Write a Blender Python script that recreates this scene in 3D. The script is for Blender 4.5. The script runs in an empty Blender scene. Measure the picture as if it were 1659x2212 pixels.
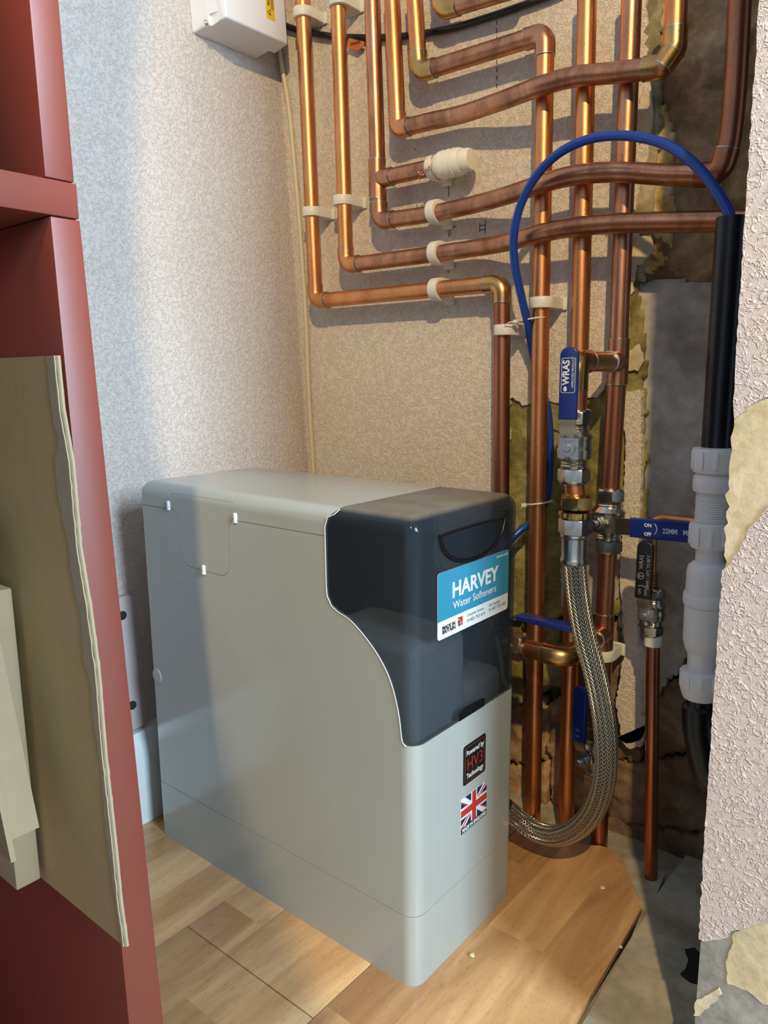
import bpy, bmesh, math, random
from mathutils import Vector as V, Matrix, noise
from math import sin, cos, pi, radians
random.seed(4)
# ------------------------------------------------------------------ camera
FPX, YAW, PITCH, ROLL = 1632.955, .687681785, .179031998, -.00954324639
CAM = V((.396966, -.525113, .606169))
IW, IH = 1659, 2212
FW = V((-sin(YAW)*cos(PITCH), cos(YAW)*cos(PITCH), -sin(PITCH)))
_r = V((cos(YAW), sin(YAW), 0)); _u = _r.cross(FW)
RT = cos(ROLL)*_r + sin(ROLL)*_u
UP = cos(ROLL)*_u - sin(ROLL)*_r
sc = bpy.context.scene
COL = sc.collection
cd = bpy.data.cameras.new('camera'); co = bpy.data.objects.new('camera', cd); COL.objects.link(co)
cd.sensor_fit = 'VERTICAL'; cd.sensor_height = 36; cd.lens = FPX/IH*36; cd.clip_start = .02
co.matrix_world = Matrix(((RT.x, UP.x, -FW.x, CAM.x), (RT.y, UP.y, -FW.y, CAM.y), (RT.z, UP.z, -FW.z, CAM.z), (0, 0, 0, 1)))
sc.camera = co
# ------------------------------------------------------------------ world, lights, exposure
w = bpy.data.worlds.new('world'); sc.world = w; w.use_nodes = True
w.node_tree.nodes['Background'].inputs[0].default_value = (.51, .66, .93, 1)
w.node_tree.nodes['Background'].inputs[1].default_value = .76
def light(name, kind, loc, energy, col, target=None, **k):
    l = bpy.data.lights.new(name, kind); l.energy = energy; l.color = col
    for a, b in k.items(): setattr(l, a, b)
    o = bpy.data.objects.new(name, l); COL.objects.link(o); o.location = loc
    if target is not None: o.rotation_euler = (V(target)-V(loc)).to_track_quat('-Z', 'Y').to_euler()
    return o
_az, _el = radians(1), radians(-20)
LAMP = V((.91, -1.17, 1.80))
light('warm_lamp_shaped_cone', 'SPOT', LAMP, 140, (1.0, .73, .38), LAMP+V((-sin(_az)*cos(_el), cos(_az)*cos(_el), sin(_el))), shadow_soft_size=.02, spot_size=radians(88.9), spot_blend=.02)  # warm lamp; cone edge shaped to stand in for an unseen arm's shadow
light('window_daylight', 'AREA', (2.3, -.42, 1.50), 118, (.62, .80, 1.0), (-.5, -.1, .7), shape='RECTANGLE', size=.6, size_y=1.1)
sc.view_settings.view_transform = 'Standard'; sc.view_settings.look = 'None'
sc.view_settings.gamma = 1; sc.view_settings.use_curve_mapping = False
sc.view_settings.exposure = 0.0
sc.cycles.max_bounces = 8; sc.cycles.transparent_max_bounces = 16

def P(px, py, x=None, y=None, z=None):
    r = FW + RT*((px-IW/2)/FPX) - UP*((py-IH/2)/FPX)
    if y is not None: t = (y-CAM.y)/r.y
    elif x is not None: t = (x-CAM.x)/r.x
    else: t = (z-CAM.z)/r.z
    return CAM + r*t
# ------------------------------------------------------------------ materials
def srgb(r, g, b):
    f = lambda c: (c/255/12.92) if c/255 <= .04045 else ((c/255+.055)/1.055)**2.4
    return (f(r), f(g), f(b), 1)
MATS = {}
class NT:
    def __init__(s, name):
        s.m = bpy.data.materials.new(name); s.m.use_nodes = True; s.t = s.m.node_tree
        s.b = s.t.nodes['Principled BSDF']; MATS[name] = s.m
    def n(s, typ, **k):
        o = s.t.nodes.new(typ)
        for a, b in k.items():
            if a.startswith('i_'):
                key = a[2:].replace('_', ' ')
                (o.inputs[int(key)] if key.isdigit() else o.inputs[key]).default_value = b
            else: setattr(o, a, b)
        return o
    def l(s, a, b): s.t.links.new(a, b)
    def co(s, kind='Object'): return s.n('ShaderNodeTexCoord').outputs[kind]
    def noise(s, scale, detail=3, vec=None, rough=.55, dist=0):
        o = s.n('ShaderNodeTexNoise'); o.inputs['Scale'].default_value = scale; o.inputs['Detail'].default_value = detail
        o.inputs['Roughness'].default_value = rough; o.inputs['Distortion'].default_value = dist
        s.l(vec if vec is not None else s.co(), o.inputs['Vector']); return o.outputs['Fac']
    def ramp(s, fac, stops, interp='LINEAR'):
        o = s.n('ShaderNodeValToRGB'); o.color_ramp.interpolation = interp; e = o.color_ramp.elements
        while len(e) < len(stops): e.new(.5)
        for i, (p, c) in enumerate(stops): e[i].position = p; e[i].color = c if len(c) == 4 else (*c, 1)
        s.l(fac, o.inputs[0]); return o.outputs[0]
    def mix(s, fac, a, b, mode='MIX'):
        o = s.n('ShaderNodeMix', data_type='RGBA', blend_type=mode)
        for i, v in ((0, fac), (6, a), (7, b)):
            if hasattr(v, 'links'): s.l(v, o.inputs[i])
            else: o.inputs[i].default_value = v
        return o.outputs[2]
    def math(s, op, a, b=0.):
        o = s.n('ShaderNodeMath', operation=op)
        for i, v in ((0, a), (1, b)):
            if hasattr(v, 'links'): s.l(v, o.inputs[i])
            else: o.inputs[i].default_value = v
        return o.outputs[0]
    def bump(s, h, strength=.5, dist=.001):
        o = s.n('ShaderNodeBump'); o.inputs['Strength'].default_value = strength; o.inputs['Distance'].default_value = dist
        s.l(h, o.inputs['Height']); s.l(o.outputs[0], s.b.inputs['Normal'])
    def set(s, **k):
        for a, v in k.items():
            key = next(i.name for i in s.b.inputs if i.name.lower() == a.replace('_', ' '))
            if hasattr(v, 'links'): s.l(v, s.b.inputs[key])
            else: s.b.inputs[key].default_value = v
        return s
W1 = (1, 1, 1, 1); B1 = (0, 0, 0, 1)
def plain(name, col, rough=.5, metal=0, var=.12, scale=30, bump=0, bscale=200, **k):
    t = NT(name); f = t.noise(scale, 4)
    c2 = tuple(c*(1-var*2) for c in col[:3])+(1,)
    t.set(base_color=t.mix(f, col, c2), roughness=rough, metallic=metal, **k)
    if bump: t.bump(t.noise(bscale, 3), bump, .0006)
    return t.m
def wallpaper(name, col, scale):
    t = NT(name); c = t.co()
    wv = t.n('ShaderNodeTexNoise'); wv.inputs['Scale'].default_value = scale*.5; t.l(c, wv.inputs['Vector'])
    a = t.n('ShaderNodeVectorMath', operation='MULTIPLY_ADD'); t.l(wv.outputs['Color'], a.inputs[0])
    a.inputs[1].default_value = (.012,)*3; t.l(c, a.inputs[2])
    n1 = t.noise(scale, 1.2, a.outputs[0], .45)
    ridge = t.ramp(t.math('ABSOLUTE', t.math('SUBTRACT', n1, .5)), [(0, W1), (.035, (.75,)*3), (.075, B1)])
    n2 = t.noise(scale*1.7, 1, a.outputs[0])
    ridge2 = t.ramp(t.math('ABSOLUTE', t.math('SUBTRACT', n2, .5)), [(0, W1), (.05, B1)])
    gate = t.ramp(t.noise(scale*.9, 1), [(.40, (.15,)*3), (.52, W1)])
    h = t.math('MULTIPLY', t.math('MAXIMUM', ridge, t.math('MULTIPLY', ridge2, .6)), gate)
    st = t.ramp(t.noise(5, 4), [(.3, col), (.75, tuple(x*y for x, y in zip(col[:3], (.93, .9, .86))))])
    cc = t.mix(t.math('MULTIPLY', h, .10), st, (.9, .87, .84, 1))
    t.set(base_color=cc, roughness=.62, specular_ior_level=.3)
    t.bump(h, .72, .0011); return t.m
M_WALL = wallpaper('wallpaper', (.67, .60, .485, 1), 215)
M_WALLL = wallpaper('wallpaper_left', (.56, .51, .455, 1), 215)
M_NIB = wallpaper('wallpaper_pink', (.55, .485, .455, 1), 190)
def copper(name, c1, c2, r=.26, scale=28):
    t = NT(name); c = t.co()
    mp = t.n('ShaderNodeMapping'); mp.inputs['Scale'].default_value = (1, 1, .35); t.l(c, mp.inputs['Vector'])
    f = t.noise(scale, 5, mp.outputs[0], .6, .6)
    col = t.ramp(f, [(.30, c1), (.52, tuple((a+b)/2 for a, b in zip(c1, c2))), (.72, c2)])
    sp = t.ramp(t.noise(420, 2), [(.30, (.35,)*3), (.36, W1)])
    col = t.mix(.6, col, sp, 'MULTIPLY')
    t.set(base_color=col, metallic=1.0, roughness=t.math('ADD', t.math('MULTIPLY', f, .22), r-.08))
    t.bump(t.noise(90, 3), .12, .0006); return t.m
M_CU = copper('bright_copper', (.82, .37, .15), (.50, .20, .08), .34)
M_CUD = copper('aged_copper', (.66, .31, .17), (.26, .12, .065), .32, 40)
M_CUB = copper('heat_tinted_copper', (.62, .40, .14), (.42, .22, .09), .27, 50)
M_CUR = copper('red_copper', (.50, .20, .10), (.30, .12, .065), .34, 20)
M_SOLD = plain('solder', (.55, .53, .47, 1), .35, 1, .25, 300)
M_NICK = plain('nickel_plate', (.58, .55, .47, 1), .26, 1, .12, 60, .06)
M_BRASS = plain('brass', (.66, .46, .16, 1), .25, 1, .2, 80)
M_STEEL = plain('zinc_steel', (.60, .60, .58, 1), .28, 1, .12, 90)
M_BLUE = plain('blue_vinyl', (.008, .026, .19, 1), .30, 0, .05)
M_BLUEH = plain('blue_hose', (.006, .045, .30, 1), .28, 0, .05)
M_BLK = plain('black_plastic', (.006, .006, .008, 1), .30, 0, .1)
M_BLKV = plain('black_vinyl', (.008, .009, .011, 1), .42, 0, .1)
M_CLIP = plain('clip_plastic', (.74, .70, .58, 1), .45, 0, .04, subsurface_weight=.1)
M_CLIPD = plain('white_waste_plastic', (.88, .86, .83, 1), .38, 0, .03)
M_PTFE = plain('ptfe_tape', (.80, .77, .62, 1), .6, 0, .05, 60, .2, 300)
M_WHITE = plain('box_white', (.74, .745, .74, 1), .42, 0, .02)
M_SOFT = plain('softener_shell', (.35, .378, .345, 1), .16, 0, .015, 12, specular_ior_level=.6)
M_SOFTI = plain('softener_tank_inside', (.10, .105, .11, 1), .5, 0, .05)
M_RIM = plain('white_rim', (.62, .65, .63, 1), .3, 0, .02)
M_SALT = plain('salt_block', (.66, .66, .63, 1), .6, 0, .06, 90, .3, 300)
M_SKIRT = plain('skirting_gloss', (.62, .66, .63, 1), .2, 0, .04)
M_PLATE = plain('painted_panel', (.42, .36, .34, 1), .5, 0, .06, 20, .15, 120)
M_DARK = plain('dark_hole', (.01, .009, .008, 1), .8)
M_SLIT = plain('seam_dark', (.05, .052, .055, 1), .7)
M_CREAM = plain('cream_cable', (.62, .56, .38, 1), .45, 0, .1)
M_ORANGE = plain('orange_tag', (.62, .17, .04, 1), .5)
M_YEL = plain('yellow_label', (.78, .50, .02, 1), .4)
M_INK = plain('black_ink', (.012, .011, .012, 1), .6)
M_PENCIL = plain('pencil', (.09, .075, .07, 1), .8)
M_WIRE = plain('thin_wire', (.55, .30, .18, 1), .4, .6)
M_WPRINT = plain('white_print', (.70, .72, .72, 1), .5)
M_GPRINT = plain('grey_print', (.30, .31, .32, 1), .5)
M_CYAN = plain('cyan_vinyl', (.035, .24, .36, 1), .25, 0, .04)
M_LBLW = plain('label_white', (.68, .72, .72, 1), .25, 0, .02)
M_LGREY = plain('label_grey_print', (.20, .33, .36, 1), .4)
M_NAVY = plain('navy_print', (.012, .025, .085, 1), .3)
M_RED = plain('red_print', (.50, .035, .025, 1), .3)
M_REDD = plain('dark_red_print', (.30, .035, .025, 1), .4)
M_LBLB = plain('label_black', (.012, .010, .009, 1), .35)
M_MAROON = plain('maroon_line', (.12, .04, .03, 1), .4)
def t_red():
    t = NT('red_paint'); f = t.noise(14, 3)
    t.set(base_color=t.mix(f, (.20, .035, .019, 1), (.17, .030, .016, 1)), roughness=.5, specular_ior_level=.8)
    t.bump(t.noise(260, 2), .08, .0004); return t.m
M_REDP = t_red()
def t_card():
    t = NT('cardboard'); c = t.co(); mp = t.n('ShaderNodeMapping'); mp.inputs['Scale'].default_value = (260, 10, 6); t.l(c, mp.inputs['Vector'])
    f = t.noise(1, 2, mp.outputs[0]); g = t.noise(25, 5)
    t.set(base_color=t.mix(g, (.50, .36, .165, 1), (.42, .30, .13, 1)), roughness=.75, specular_ior_level=.25)
    t.bump(t.noise(120, 4), .25, .0006); return t.m
M_CARD = t_card()
M_CARD2 = plain('carton_board', (.31, .235, .13, 1), .75, 0, .08, 30, .2, 150)
M_CARDL = plain('cardboard_torn', (.42, .34, .21, 1), .85, 0, .12, 60, .3, 200)
def rough(name, c1, c2, c3, scale=14, bs=.8, r=.85):
    t = NT(name); c = t.co()
    f = t.noise(scale, 8, c, .62, .4); g = t.noise(scale*7, 5, c)
    col = t.ramp(f, [(.34, c1), (.52, c2), (.68, c3)])
    col = t.mix(.35, col, t.ramp(g, [(.3, (.35,)*3), (.6, W1)]), 'MULTIPLY')
    t.set(base_color=col, roughness=r, specular_ior_level=.2)
    t.bump(t.math('ADD', t.math('MULTIPLY', g, .7), f), bs, .003); return t.m
M_STONEB = rough('brown_stone', (0.179, 0.116, 0.063), (0.399, 0.263, 0.137), (0.630, 0.441, 0.231), 16, .9)
M_STONEY = rough('ochre_stone', (0.272, 0.192, 0.064), (0.576, 0.416, 0.144), (0.736, 0.576, 0.256), 22, .9)
M_STONEG = rough('grey_render', (0.298, 0.263, 0.210), (0.473, 0.438, 0.367), (0.630, 0.595, 0.525), 9, .5)
M_STONED = rough('dark_stone', (0.090, 0.060, 0.036), (0.200, 0.136, 0.080), (0.340, 0.240, 0.150), 12, .9)
M_PLAS = rough('yellow_plaster', (.14, .12, .035), (.27, .235, .075), (.38, .34, .14), 20, .9)
M_PLASU = rough('upper_plaster', (.20, .17, .09), (.36, .31, .18), (.46, .41, .26), 20, .8)
M_CREAMP = rough('cream_plaster', (.50, .42, .24), (.60, .53, .35), (.66, .60, .44), 14, .35)
M_GREYP = rough('grey_plaster', (.20, .20, .185), (.30, .30, .28), (.40, .40, .37), 16, .3)
M_CONC = rough('concrete', (0.246, 0.217, 0.145), (0.377, 0.341, 0.239), (0.493, 0.450, 0.334), 10, .3)
M_CONCD = rough('dark_concrete', (0.130, 0.111, 0.085), (0.195, 0.169, 0.137), (0.247, 0.221, 0.182), 8, .25)
M_MORT = rough('mortar', (0.075, 0.060, 0.038), (0.165, 0.128, 0.075), (0.270, 0.210, 0.135), 20, .9)
def t_lam():
    t = NT('beech_laminate'); g = t.n('ShaderNodeNewGeometry'); c = t.co()
    sep = t.n('ShaderNodeSeparateXYZ'); t.l(c, sep.inputs[0])
    # three printed strips per board, lengths staggered: print only
    u = t.math('MULTIPLY', t.math('ADD', sep.outputs[0], .4525), 1/.0658); iu = t.math('FLOOR', u)
    v = t.math('ADD', t.math('MULTIPLY', sep.outputs[1], 1/.31), t.math('MULTIPLY', iu, .37)); iv = t.math('FLOOR', v)
    cb = t.n('ShaderNodeCombineXYZ'); t.l(iu, cb.inputs[0]); t.l(iv, cb.inputs[1])
    wn = t.n('ShaderNodeTexWhiteNoise'); wn.noise_dimensions = '3D'; t.l(cb.outputs[0], wn.inputs['Vector'])
    off = t.n('ShaderNodeVectorMath', operation='MULTIPLY_ADD'); t.l(wn.outputs['Color'], off.inputs[0]); off.inputs[1].default_value = (3,)*3; t.l(c, off.inputs[2])
    mp = t.n('ShaderNodeMapping'); mp.inputs['Scale'].default_value = (16, 2.2, 1); t.l(off.outputs[0], mp.inputs['Vector'])
    grain = t.noise(1.6, 5, mp.outputs[0], .6, .8)
    mp2 = t.n('ShaderNodeMapping'); mp2.inputs['Scale'].default_value = (620, 110, 1); t.l(c, mp2.inputs['Vector'])
    fl = t.ramp(t.noise(1, 1, mp2.outputs[0]), [(.30, (.62,)*3), (.38, W1)])
    col = t.ramp(grain, [(.32, (.36, .195, .082)), (.52, (.50, .30, .135)), (.7, (.61, .41, .195))])
    tone = t.ramp(wn.outputs['Value'], [(0, (.80, .78, .76)), (1, (1.1, 1.08, 1.05))])
    col = t.mix(1, col, tone, 'MULTIPLY'); col = t.mix(.6, col, fl, 'MULTIPLY')
    t.set(base_color=col, roughness=.34, specular_ior_level=.45); t.bump(fl, .06, .0003); return t.m
M_LAM = t_lam()
M_CORE = plain('fibreboard_core', (.20, .14, .07, 1), .8)
def t_braid():
    t = NT('steel_braid'); uv = t.n('ShaderNodeUVMap'); sep = t.n('ShaderNodeSeparateXYZ'); t.l(uv.outputs[0], sep.inputs[0])
    u = t.math('MULTIPLY', sep.outputs[0], 14.0)
    tri = t.math('ABSOLUTE', t.math('SUBTRACT', t.math('FRACT', u), .5))
    ph = t.math('ADD', t.math('MULTIPLY', sep.outputs[1], 210.0), t.math('MULTIPLY', tri, 2.4))
    s = t.math('ABSOLUTE', t.math('SINE', t.math('MULTIPLY', ph, pi)))
    edge = t.ramp(tri, [(0, (.3,)*3), (.06, W1), (.44, W1), (.5, (.3,)*3)])
    h = t.math('MULTIPLY', s, edge)
    t.set(base_color=t.ramp(h, [(0, (.10, .09, .06)), (.5, (.50, .47, .36)), (1, (.72, .69, .58))]), metallic=1.0, roughness=.30)
    t.bump(h, .9, .0012); return t.m
M_BRAID = t_braid()
def t_smoke():
    t = NT('smoked_acrylic'); nt = t.t
    tr = t.n('ShaderNodeBsdfTransparent'); tr.inputs[0].default_value = (.66, .69, .72, 1)
    df = t.n('ShaderNodeBsdfPrincipled'); gn = t.n('ShaderNodeNewGeometry'); sp_ = t.n('ShaderNodeSeparateXYZ'); t.l(gn.outputs['Normal'], sp_.inputs[0])
    dust = t.math('MULTIPLY', t.ramp(sp_.outputs[2], [(.75, B1), (.97, W1)]), t.ramp(t.noise(35, 4), [(.2, (.7,)*3), (.6, W1)]))  # dust lying on the top
    t.l(t.mix(dust, (.042, .056, .068, 1), (.20, .18, .135, 1)), df.inputs['Base Color']); t.l(t.math('ADD', t.math('MULTIPLY', dust, .4), .07), df.inputs['Roughness'])
    mx = t.n('ShaderNodeMixShader'); t.l(t.math('ADD', t.math('MULTIPLY', dust, .5), .30), mx.inputs[0])
    nt.links.new(tr.outputs[0], mx.inputs[1]); nt.links.new(df.outputs[0], mx.inputs[2])
    nt.links.new(mx.outputs[0], nt.nodes['Material Output'].inputs[0]); return t.m
M_SMOKE = t_smoke()
# ------------------------------------------------------------------ mesh helpers
def obj(name, bm, mat, parent=None, ang=32, mw=None):
    if isinstance(bm, bmesh.types.BMesh):
        bmesh.ops.recalc_face_normals(bm, faces=bm.faces)
        me = bpy.data.meshes.new(name)
        ca = radians(ang)
        for f in bm.faces: f.smooth = True
        for e in bm.edges:
            if len(e.link_faces) == 2 and e.calc_face_angle(0) > ca: e.smooth = False
        bm.to_mesh(me); bm.free()
    else: me = bm
    if mat and not me.materials: me.materials.append(mat)
    o = bpy.data.objects.new(name, me); COL.objects.link(o)
    if parent is not None: o.parent = parent
    if mw is not None: o.matrix_local = mw
    return o
def tag(o, label=None, cat=None, group=None, kind=None):
    if label: o['label'] = label
    if cat: o['category'] = cat
    if group: o['group'] = group
    if kind: o['kind'] = kind
    return o
def thing(name, label, cat, loc=(0, 0, 0), group=None, mw=None):
    o = bpy.data.objects.new(name, None); COL.objects.link(o); o.location = loc; o.empty_display_size = .02
    if mw is not None: o.matrix_world = mw
    return tag(o, label, cat, group)
def struct(name, bm, mat, parent=None, ang=32):
    o = obj(name, bm, mat, parent, ang)
    if parent is None: o['kind'] = 'structure'
    return o
def box(a, b, bev=0, seg=2):
    bm = bmesh.new(); bmesh.ops.create_cube(bm, size=1)
    a, b = V(a), V(b); c = (a+b)/2; s = b-a
    for v in bm.verts: v.co = V((v.co.x*s.x+c.x, v.co.y*s.y+c.y, v.co.z*s.z+c.z))
    if bev: bmesh.ops.bevel(bm, geom=bm.edges[:], offset=bev, segments=seg, profile=.5, affect='EDGES')
    return bm
def join(*bms):
    out = bms[0]
    for b in bms[1:]:
        me = bpy.data.meshes.new('t'); b.to_mesh(me); b.free(); out.from_mesh(me); bpy.data.meshes.remove(me)
    return out
def prism(pts, axis, a, b, bev=0):
    """polygon pts (2D) extruded along axis from a to b.  axis y: pts=(x,z); x: (y,z); z: (x,y)"""
    mk = {'y': lambda p, t: (p[0], t, p[1]), 'x': lambda p, t: (t, p[0], p[1]), 'z': lambda p, t: (p[0], p[1], t)}[axis]
    bm = bmesh.new(); v1 = [bm.verts.new(mk(p, a)) for p in pts]; v2 = [bm.verts.new(mk(p, b)) for p in pts]
    f1 = bm.faces.new(v1); f2 = bm.faces.new(v2[::-1]); n = len(pts)
    for i in range(n): bm.faces.new((v1[i], v2[i], v2[(i+1) % n], v1[(i+1) % n]))
    if bev:
        es = list(f1.edges)+list(f2.edges)
        bmesh.ops.bevel(bm, geom=es, offset=bev, segments=2, profile=.5, affect='EDGES')
    return bm
def frames(pts):
    n = len(pts); T = []
    for i in range(n):
        a = pts[max(i-1, 0)]; b = pts[min(i+1, n-1)]; T.append((b-a).normalized())
    up = V((0, 0, 1)) if abs(T[0].z) < .9 else V((0, 1, 0))
    N = (up-T[0]*up.dot(T[0])).normalized(); out = []
    for i in range(n):
        N = (N-T[i]*N.dot(T[i])).normalized(); out.append((N.copy(), T[i].cross(N)))
    return out
def sweep(pts, r, seg=20, cap=True, uv=False):
    """r number or list"""
    pts = [V(p) for p in pts]; fr = frames(pts); bm = bmesh.new(); rings = []
    for i, p in enumerate(pts):
        rr = r[i] if isinstance(r, (list, tuple)) else r; N, B = fr[i]
        rings.append([bm.verts.new(p+N*(rr*cos(2*pi*k/seg))+B*(rr*sin(2*pi*k/seg))) for k in range(seg)])
    L = [0]
    for i in range(1, len(pts)): L.append(L[-1]+(pts[i]-pts[i-1]).length)
    ul = bm.loops.layers.uv.new('UVMap') if uv else None
    for i in range(len(rings)-1):
        for k in range(seg):
            f = bm.faces.new((rings[i][k], rings[i][(k+1) % seg], rings[i+1][(k+1) % seg], rings[i+1][k]))
            if uv:
                for lp, (uu, vv) in zip(f.loops, ((k, i), (k+1, i), (k+1, i+1), (k, i+1))): lp[ul].uv = (uu/seg, L[vv])
    if cap: bm.faces.new(rings[0][::-1]); bm.faces.new(rings[-1])
    return bm
def lathe(prof, seg=32, axis=None, origin=(0, 0, 0)):
    """prof [(r, z)] revolved around z"""
    bm = bmesh.new(); rings = []
    for r, z in prof: rings.append([bm.verts.new((max(r, 1e-5)*cos(2*pi*k/seg), max(r, 1e-5)*sin(2*pi*k/seg), z)) for k in range(seg)])
    for i in range(len(rings)-1):
        for k in range(seg): bm.faces.new((rings[i][k], rings[i][(k+1) % seg], rings[i+1][(k+1) % seg], rings[i+1][k]))
    bm.faces.new(rings[0][::-1]); bm.faces.new(rings[-1])
    bm.transform(Matrix.Translation(origin) @ (V((0, 0, 1)).rotation_difference(V(axis)).to_matrix().to_4x4() if axis is not None else Matrix.Identity(4)))
    return bm
def hexnut(z0, z1, r, bore=None, rot=0, ch=.0012):
    """hexagonal nut along z with chamfered corners: a hexagon clipped by a circle at both ends"""
    bm = bmesh.new(); rc = r*.93; rows = []
    for z, k in ((z0, 0), (z0+ch, 1), (z1-ch, 1), (z1, 0)):
        ring = []
        for i in range(24):
            a = 2*pi*i/24+rot; d = (i % 4)/4*pi/3; hx = r*cos(pi/6)/cos((d+0) % (pi/3)-pi/6)
            rr = hx if k else min(hx, rc); ring.append(bm.verts.new((rr*cos(a), rr*sin(a), z)))
        rows.append(ring)
    for i in range(3):
        for k in range(24): bm.faces.new((rows[i][k], rows[i][(k+1) % 24], rows[i+1][(k+1) % 24], rows[i+1][k]))
    bm.faces.new(rows[0][::-1]); bm.faces.new(rows[-1]); return bm
def fillet(pts, rad, seg=8):
    """round a polyline's corners"""
    out = [V(pts[0])]
    for i in range(1, len(pts)-1):
        a, b, c = V(pts[i-1]), V(pts[i]), V(pts[i+1]); d1 = (a-b).normalized(); d2 = (c-b).normalized()
        ang = d1.angle(d2); t = rad/math.tan(ang/2); s = b+d1*t; e = b+d2*t
        cc = b+(d1+d2).normalized()*(rad/sin(ang/2))
        v1 = (s-cc); v2 = (e-cc); th = v1.angle(v2); ax = v1.cross(v2).normalized()
        for k in range(seg+1): out.append(cc+Matrix.Rotation(th*k/seg, 3, ax) @ v1)
    out.append(V(pts[-1])); return out
def catmull(pts, n=10):
    pts = [V(p) for p in pts]; out = []
    ext = [pts[0]*2-pts[1]]+pts+[pts[-1]*2-pts[-2]]
    for i in range(1, len(ext)-2):
        p0, p1, p2, p3 = ext[i-1:i+3]
        for k in range(n):
            t = k/n; out.append(.5*((2*p1)+(p2-p0)*t+(2*p0-5*p1+4*p2-p3)*t*t+(3*p1-p0-3*p2+p3)*t**3))
    out.append(pts[-1]); return out
def boolean(a, b, op):
    """a, b meshes -> new mesh"""
    oa = bpy.data.objects.new('a', a); ob = bpy.data.objects.new('b', b); COL.objects.link(oa); COL.objects.link(ob)
    m = oa.modifiers.new('m', 'BOOLEAN'); m.operation = op; m.object = ob; m.solver = 'EXACT'
    dg = bpy.context.evaluated_depsgraph_get(); me = bpy.data.meshes.new_from_object(oa.evaluated_get(dg))
    bpy.data.objects.remove(oa); bpy.data.objects.remove(ob); return me
def tomesh(bm):
    bmesh.ops.recalc_face_normals(bm, faces=bm.faces); me = bpy.data.meshes.new('m'); bm.to_mesh(me); bm.free(); return me
def tobm(me):
    bm = bmesh.new(); bm.from_mesh(me); return bm
def text(s, size, mw, mat, parent, bold=0., align='LEFT', shear=0, name='lettering', wide=1, ext=.00008, sp=1):
    c = bpy.data.curves.new(name, 'FONT'); c.body = s; c.size = size; c.offset = bold; c.extrude = ext; c.align_x = align; c.shear = shear; c.resolution_u = 3
    c.space_character = sp
    o = bpy.data.objects.new(name, c); COL.objects.link(o)
    me = bpy.data.meshes.new_from_object(o.evaluated_get(bpy.context.evaluated_depsgraph_get())); bpy.data.objects.remove(o)
    me.materials.clear(); me.materials.append(mat)
    if wide != 1: me.transform(Matrix.Diagonal((wide, 1, 1, 1)))
    o = bpy.data.objects.new(name, me); COL.objects.link(o)
    if parent is not None: o.parent = parent
    o.matrix_local = mw; return o
def rrect(x0, y0, x1, y1, r, n=5):
    out = []
    for cx, cy, a in ((x1-r, y1-r, 0), (x0+r, y1-r, 90), (x0+r, y0+r, 180), (x1-r, y0+r, 270)):
        for k in range(n+1):
            t = radians(a+90*k/n); out.append((cx+r*cos(t), cy+r*sin(t)))
    return out
def tear(pts, amp, step, closed=True, keep=lambda p: False, seed=0):
    """subdivide a 2D outline and jitter it like torn paper"""
    out = []; n = len(pts)
    for i in range(n if closed else n-1):
        a = V((*pts[i], 0)); b = V((*pts[(i+1) % n], 0)); L = (b-a).length; k = max(1, int(L/step)); nr = V((-(b-a).y, (b-a).x, 0)).normalized() if L > 0 else V()
        st = keep(pts[i]) and keep(pts[(i+1) % n])
        for j in range(1 if st else k):
            p = a.lerp(b, j/k)
            if not st and j: p += nr*amp*(noise.noise(p*160+V((seed, 0, 0)))*1.6+noise.noise(p*500)*.7)
            out.append((p.x, p.y))
    return out
def slab(poly, y0, y1): return prism(poly, 'y', y0, y1)
def xz(pxs, Y): return [((q := P(a, b, y=Y)).x, q.z) for a, b in pxs]

# ================================================================== SETTING
YW = .385                                   # face of the wallpaper on the back wall
def xl(z): return -.485-.065*z              # the left wall leans a little
# left wall
bm = bmesh.new()
vs = [bm.verts.new(p) for p in ((xl(0)-.0, -1.6, -.02), (xl(0), .50, -.02), (xl(2.3), .50, 2.3), (xl(2.3), -1.6, 2.3), (xl(0)-.25, -1.6, -.02), (xl(0)-.25, .50, -.02), (xl(2.3)-.1, .50, 2.3), (xl(2.3)-.1, -1.6, 2.3))]
for f in ((0, 1, 2, 3), (4, 7, 6, 5), (0, 4, 5, 1), (3, 2, 6, 7), (0, 3, 7, 4), (1, 5, 6, 2)): bm.faces.new([vs[i] for i in f])
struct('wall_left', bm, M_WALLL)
# back wall: rough core, masonry, plaster, wallpaper sheets
wb = struct('wall_back', box((-.62, .43, -.25), (1.3, .55, 2.3)), M_MORT)
zf = lambda z: z
wp = xz([(1100, 862), (1108, 858), (1128, 876), (1150, 868), (1215, 868), (1290, 858), (1330, 790), (1352, 770), (1358, 690), (1360, 640), (1385, 540), (1372, 450), (1400, 330), (1408, 200), (1396, 120), (1398, -40)], YW)
outline = [(-.60, -.05), (P(1100, 862, y=YW).x-.001, -.05)] + wp + [(wp[-1][0], 2.3), (-.60, 2.3)]
jit = tear(outline, .003, .006, keep=lambda p: p[1] > 1.15 or p[0] < -.3 or p[1] < 0)
o = obj('wallpaper_sheet', slab(jit, YW, YW+.004), M_WALL, wb); o['label'] = 'textured beige wallpaper'
pl = tear(xz([(1000, 830), (1120, 800), (1200, 760), (1340, 700), (1395, 640), (1420, 500), (1432, 300), (1428, -40), (1340, -40), (1340, 500), (1200, 700)], .3875), .004, .01)
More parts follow.
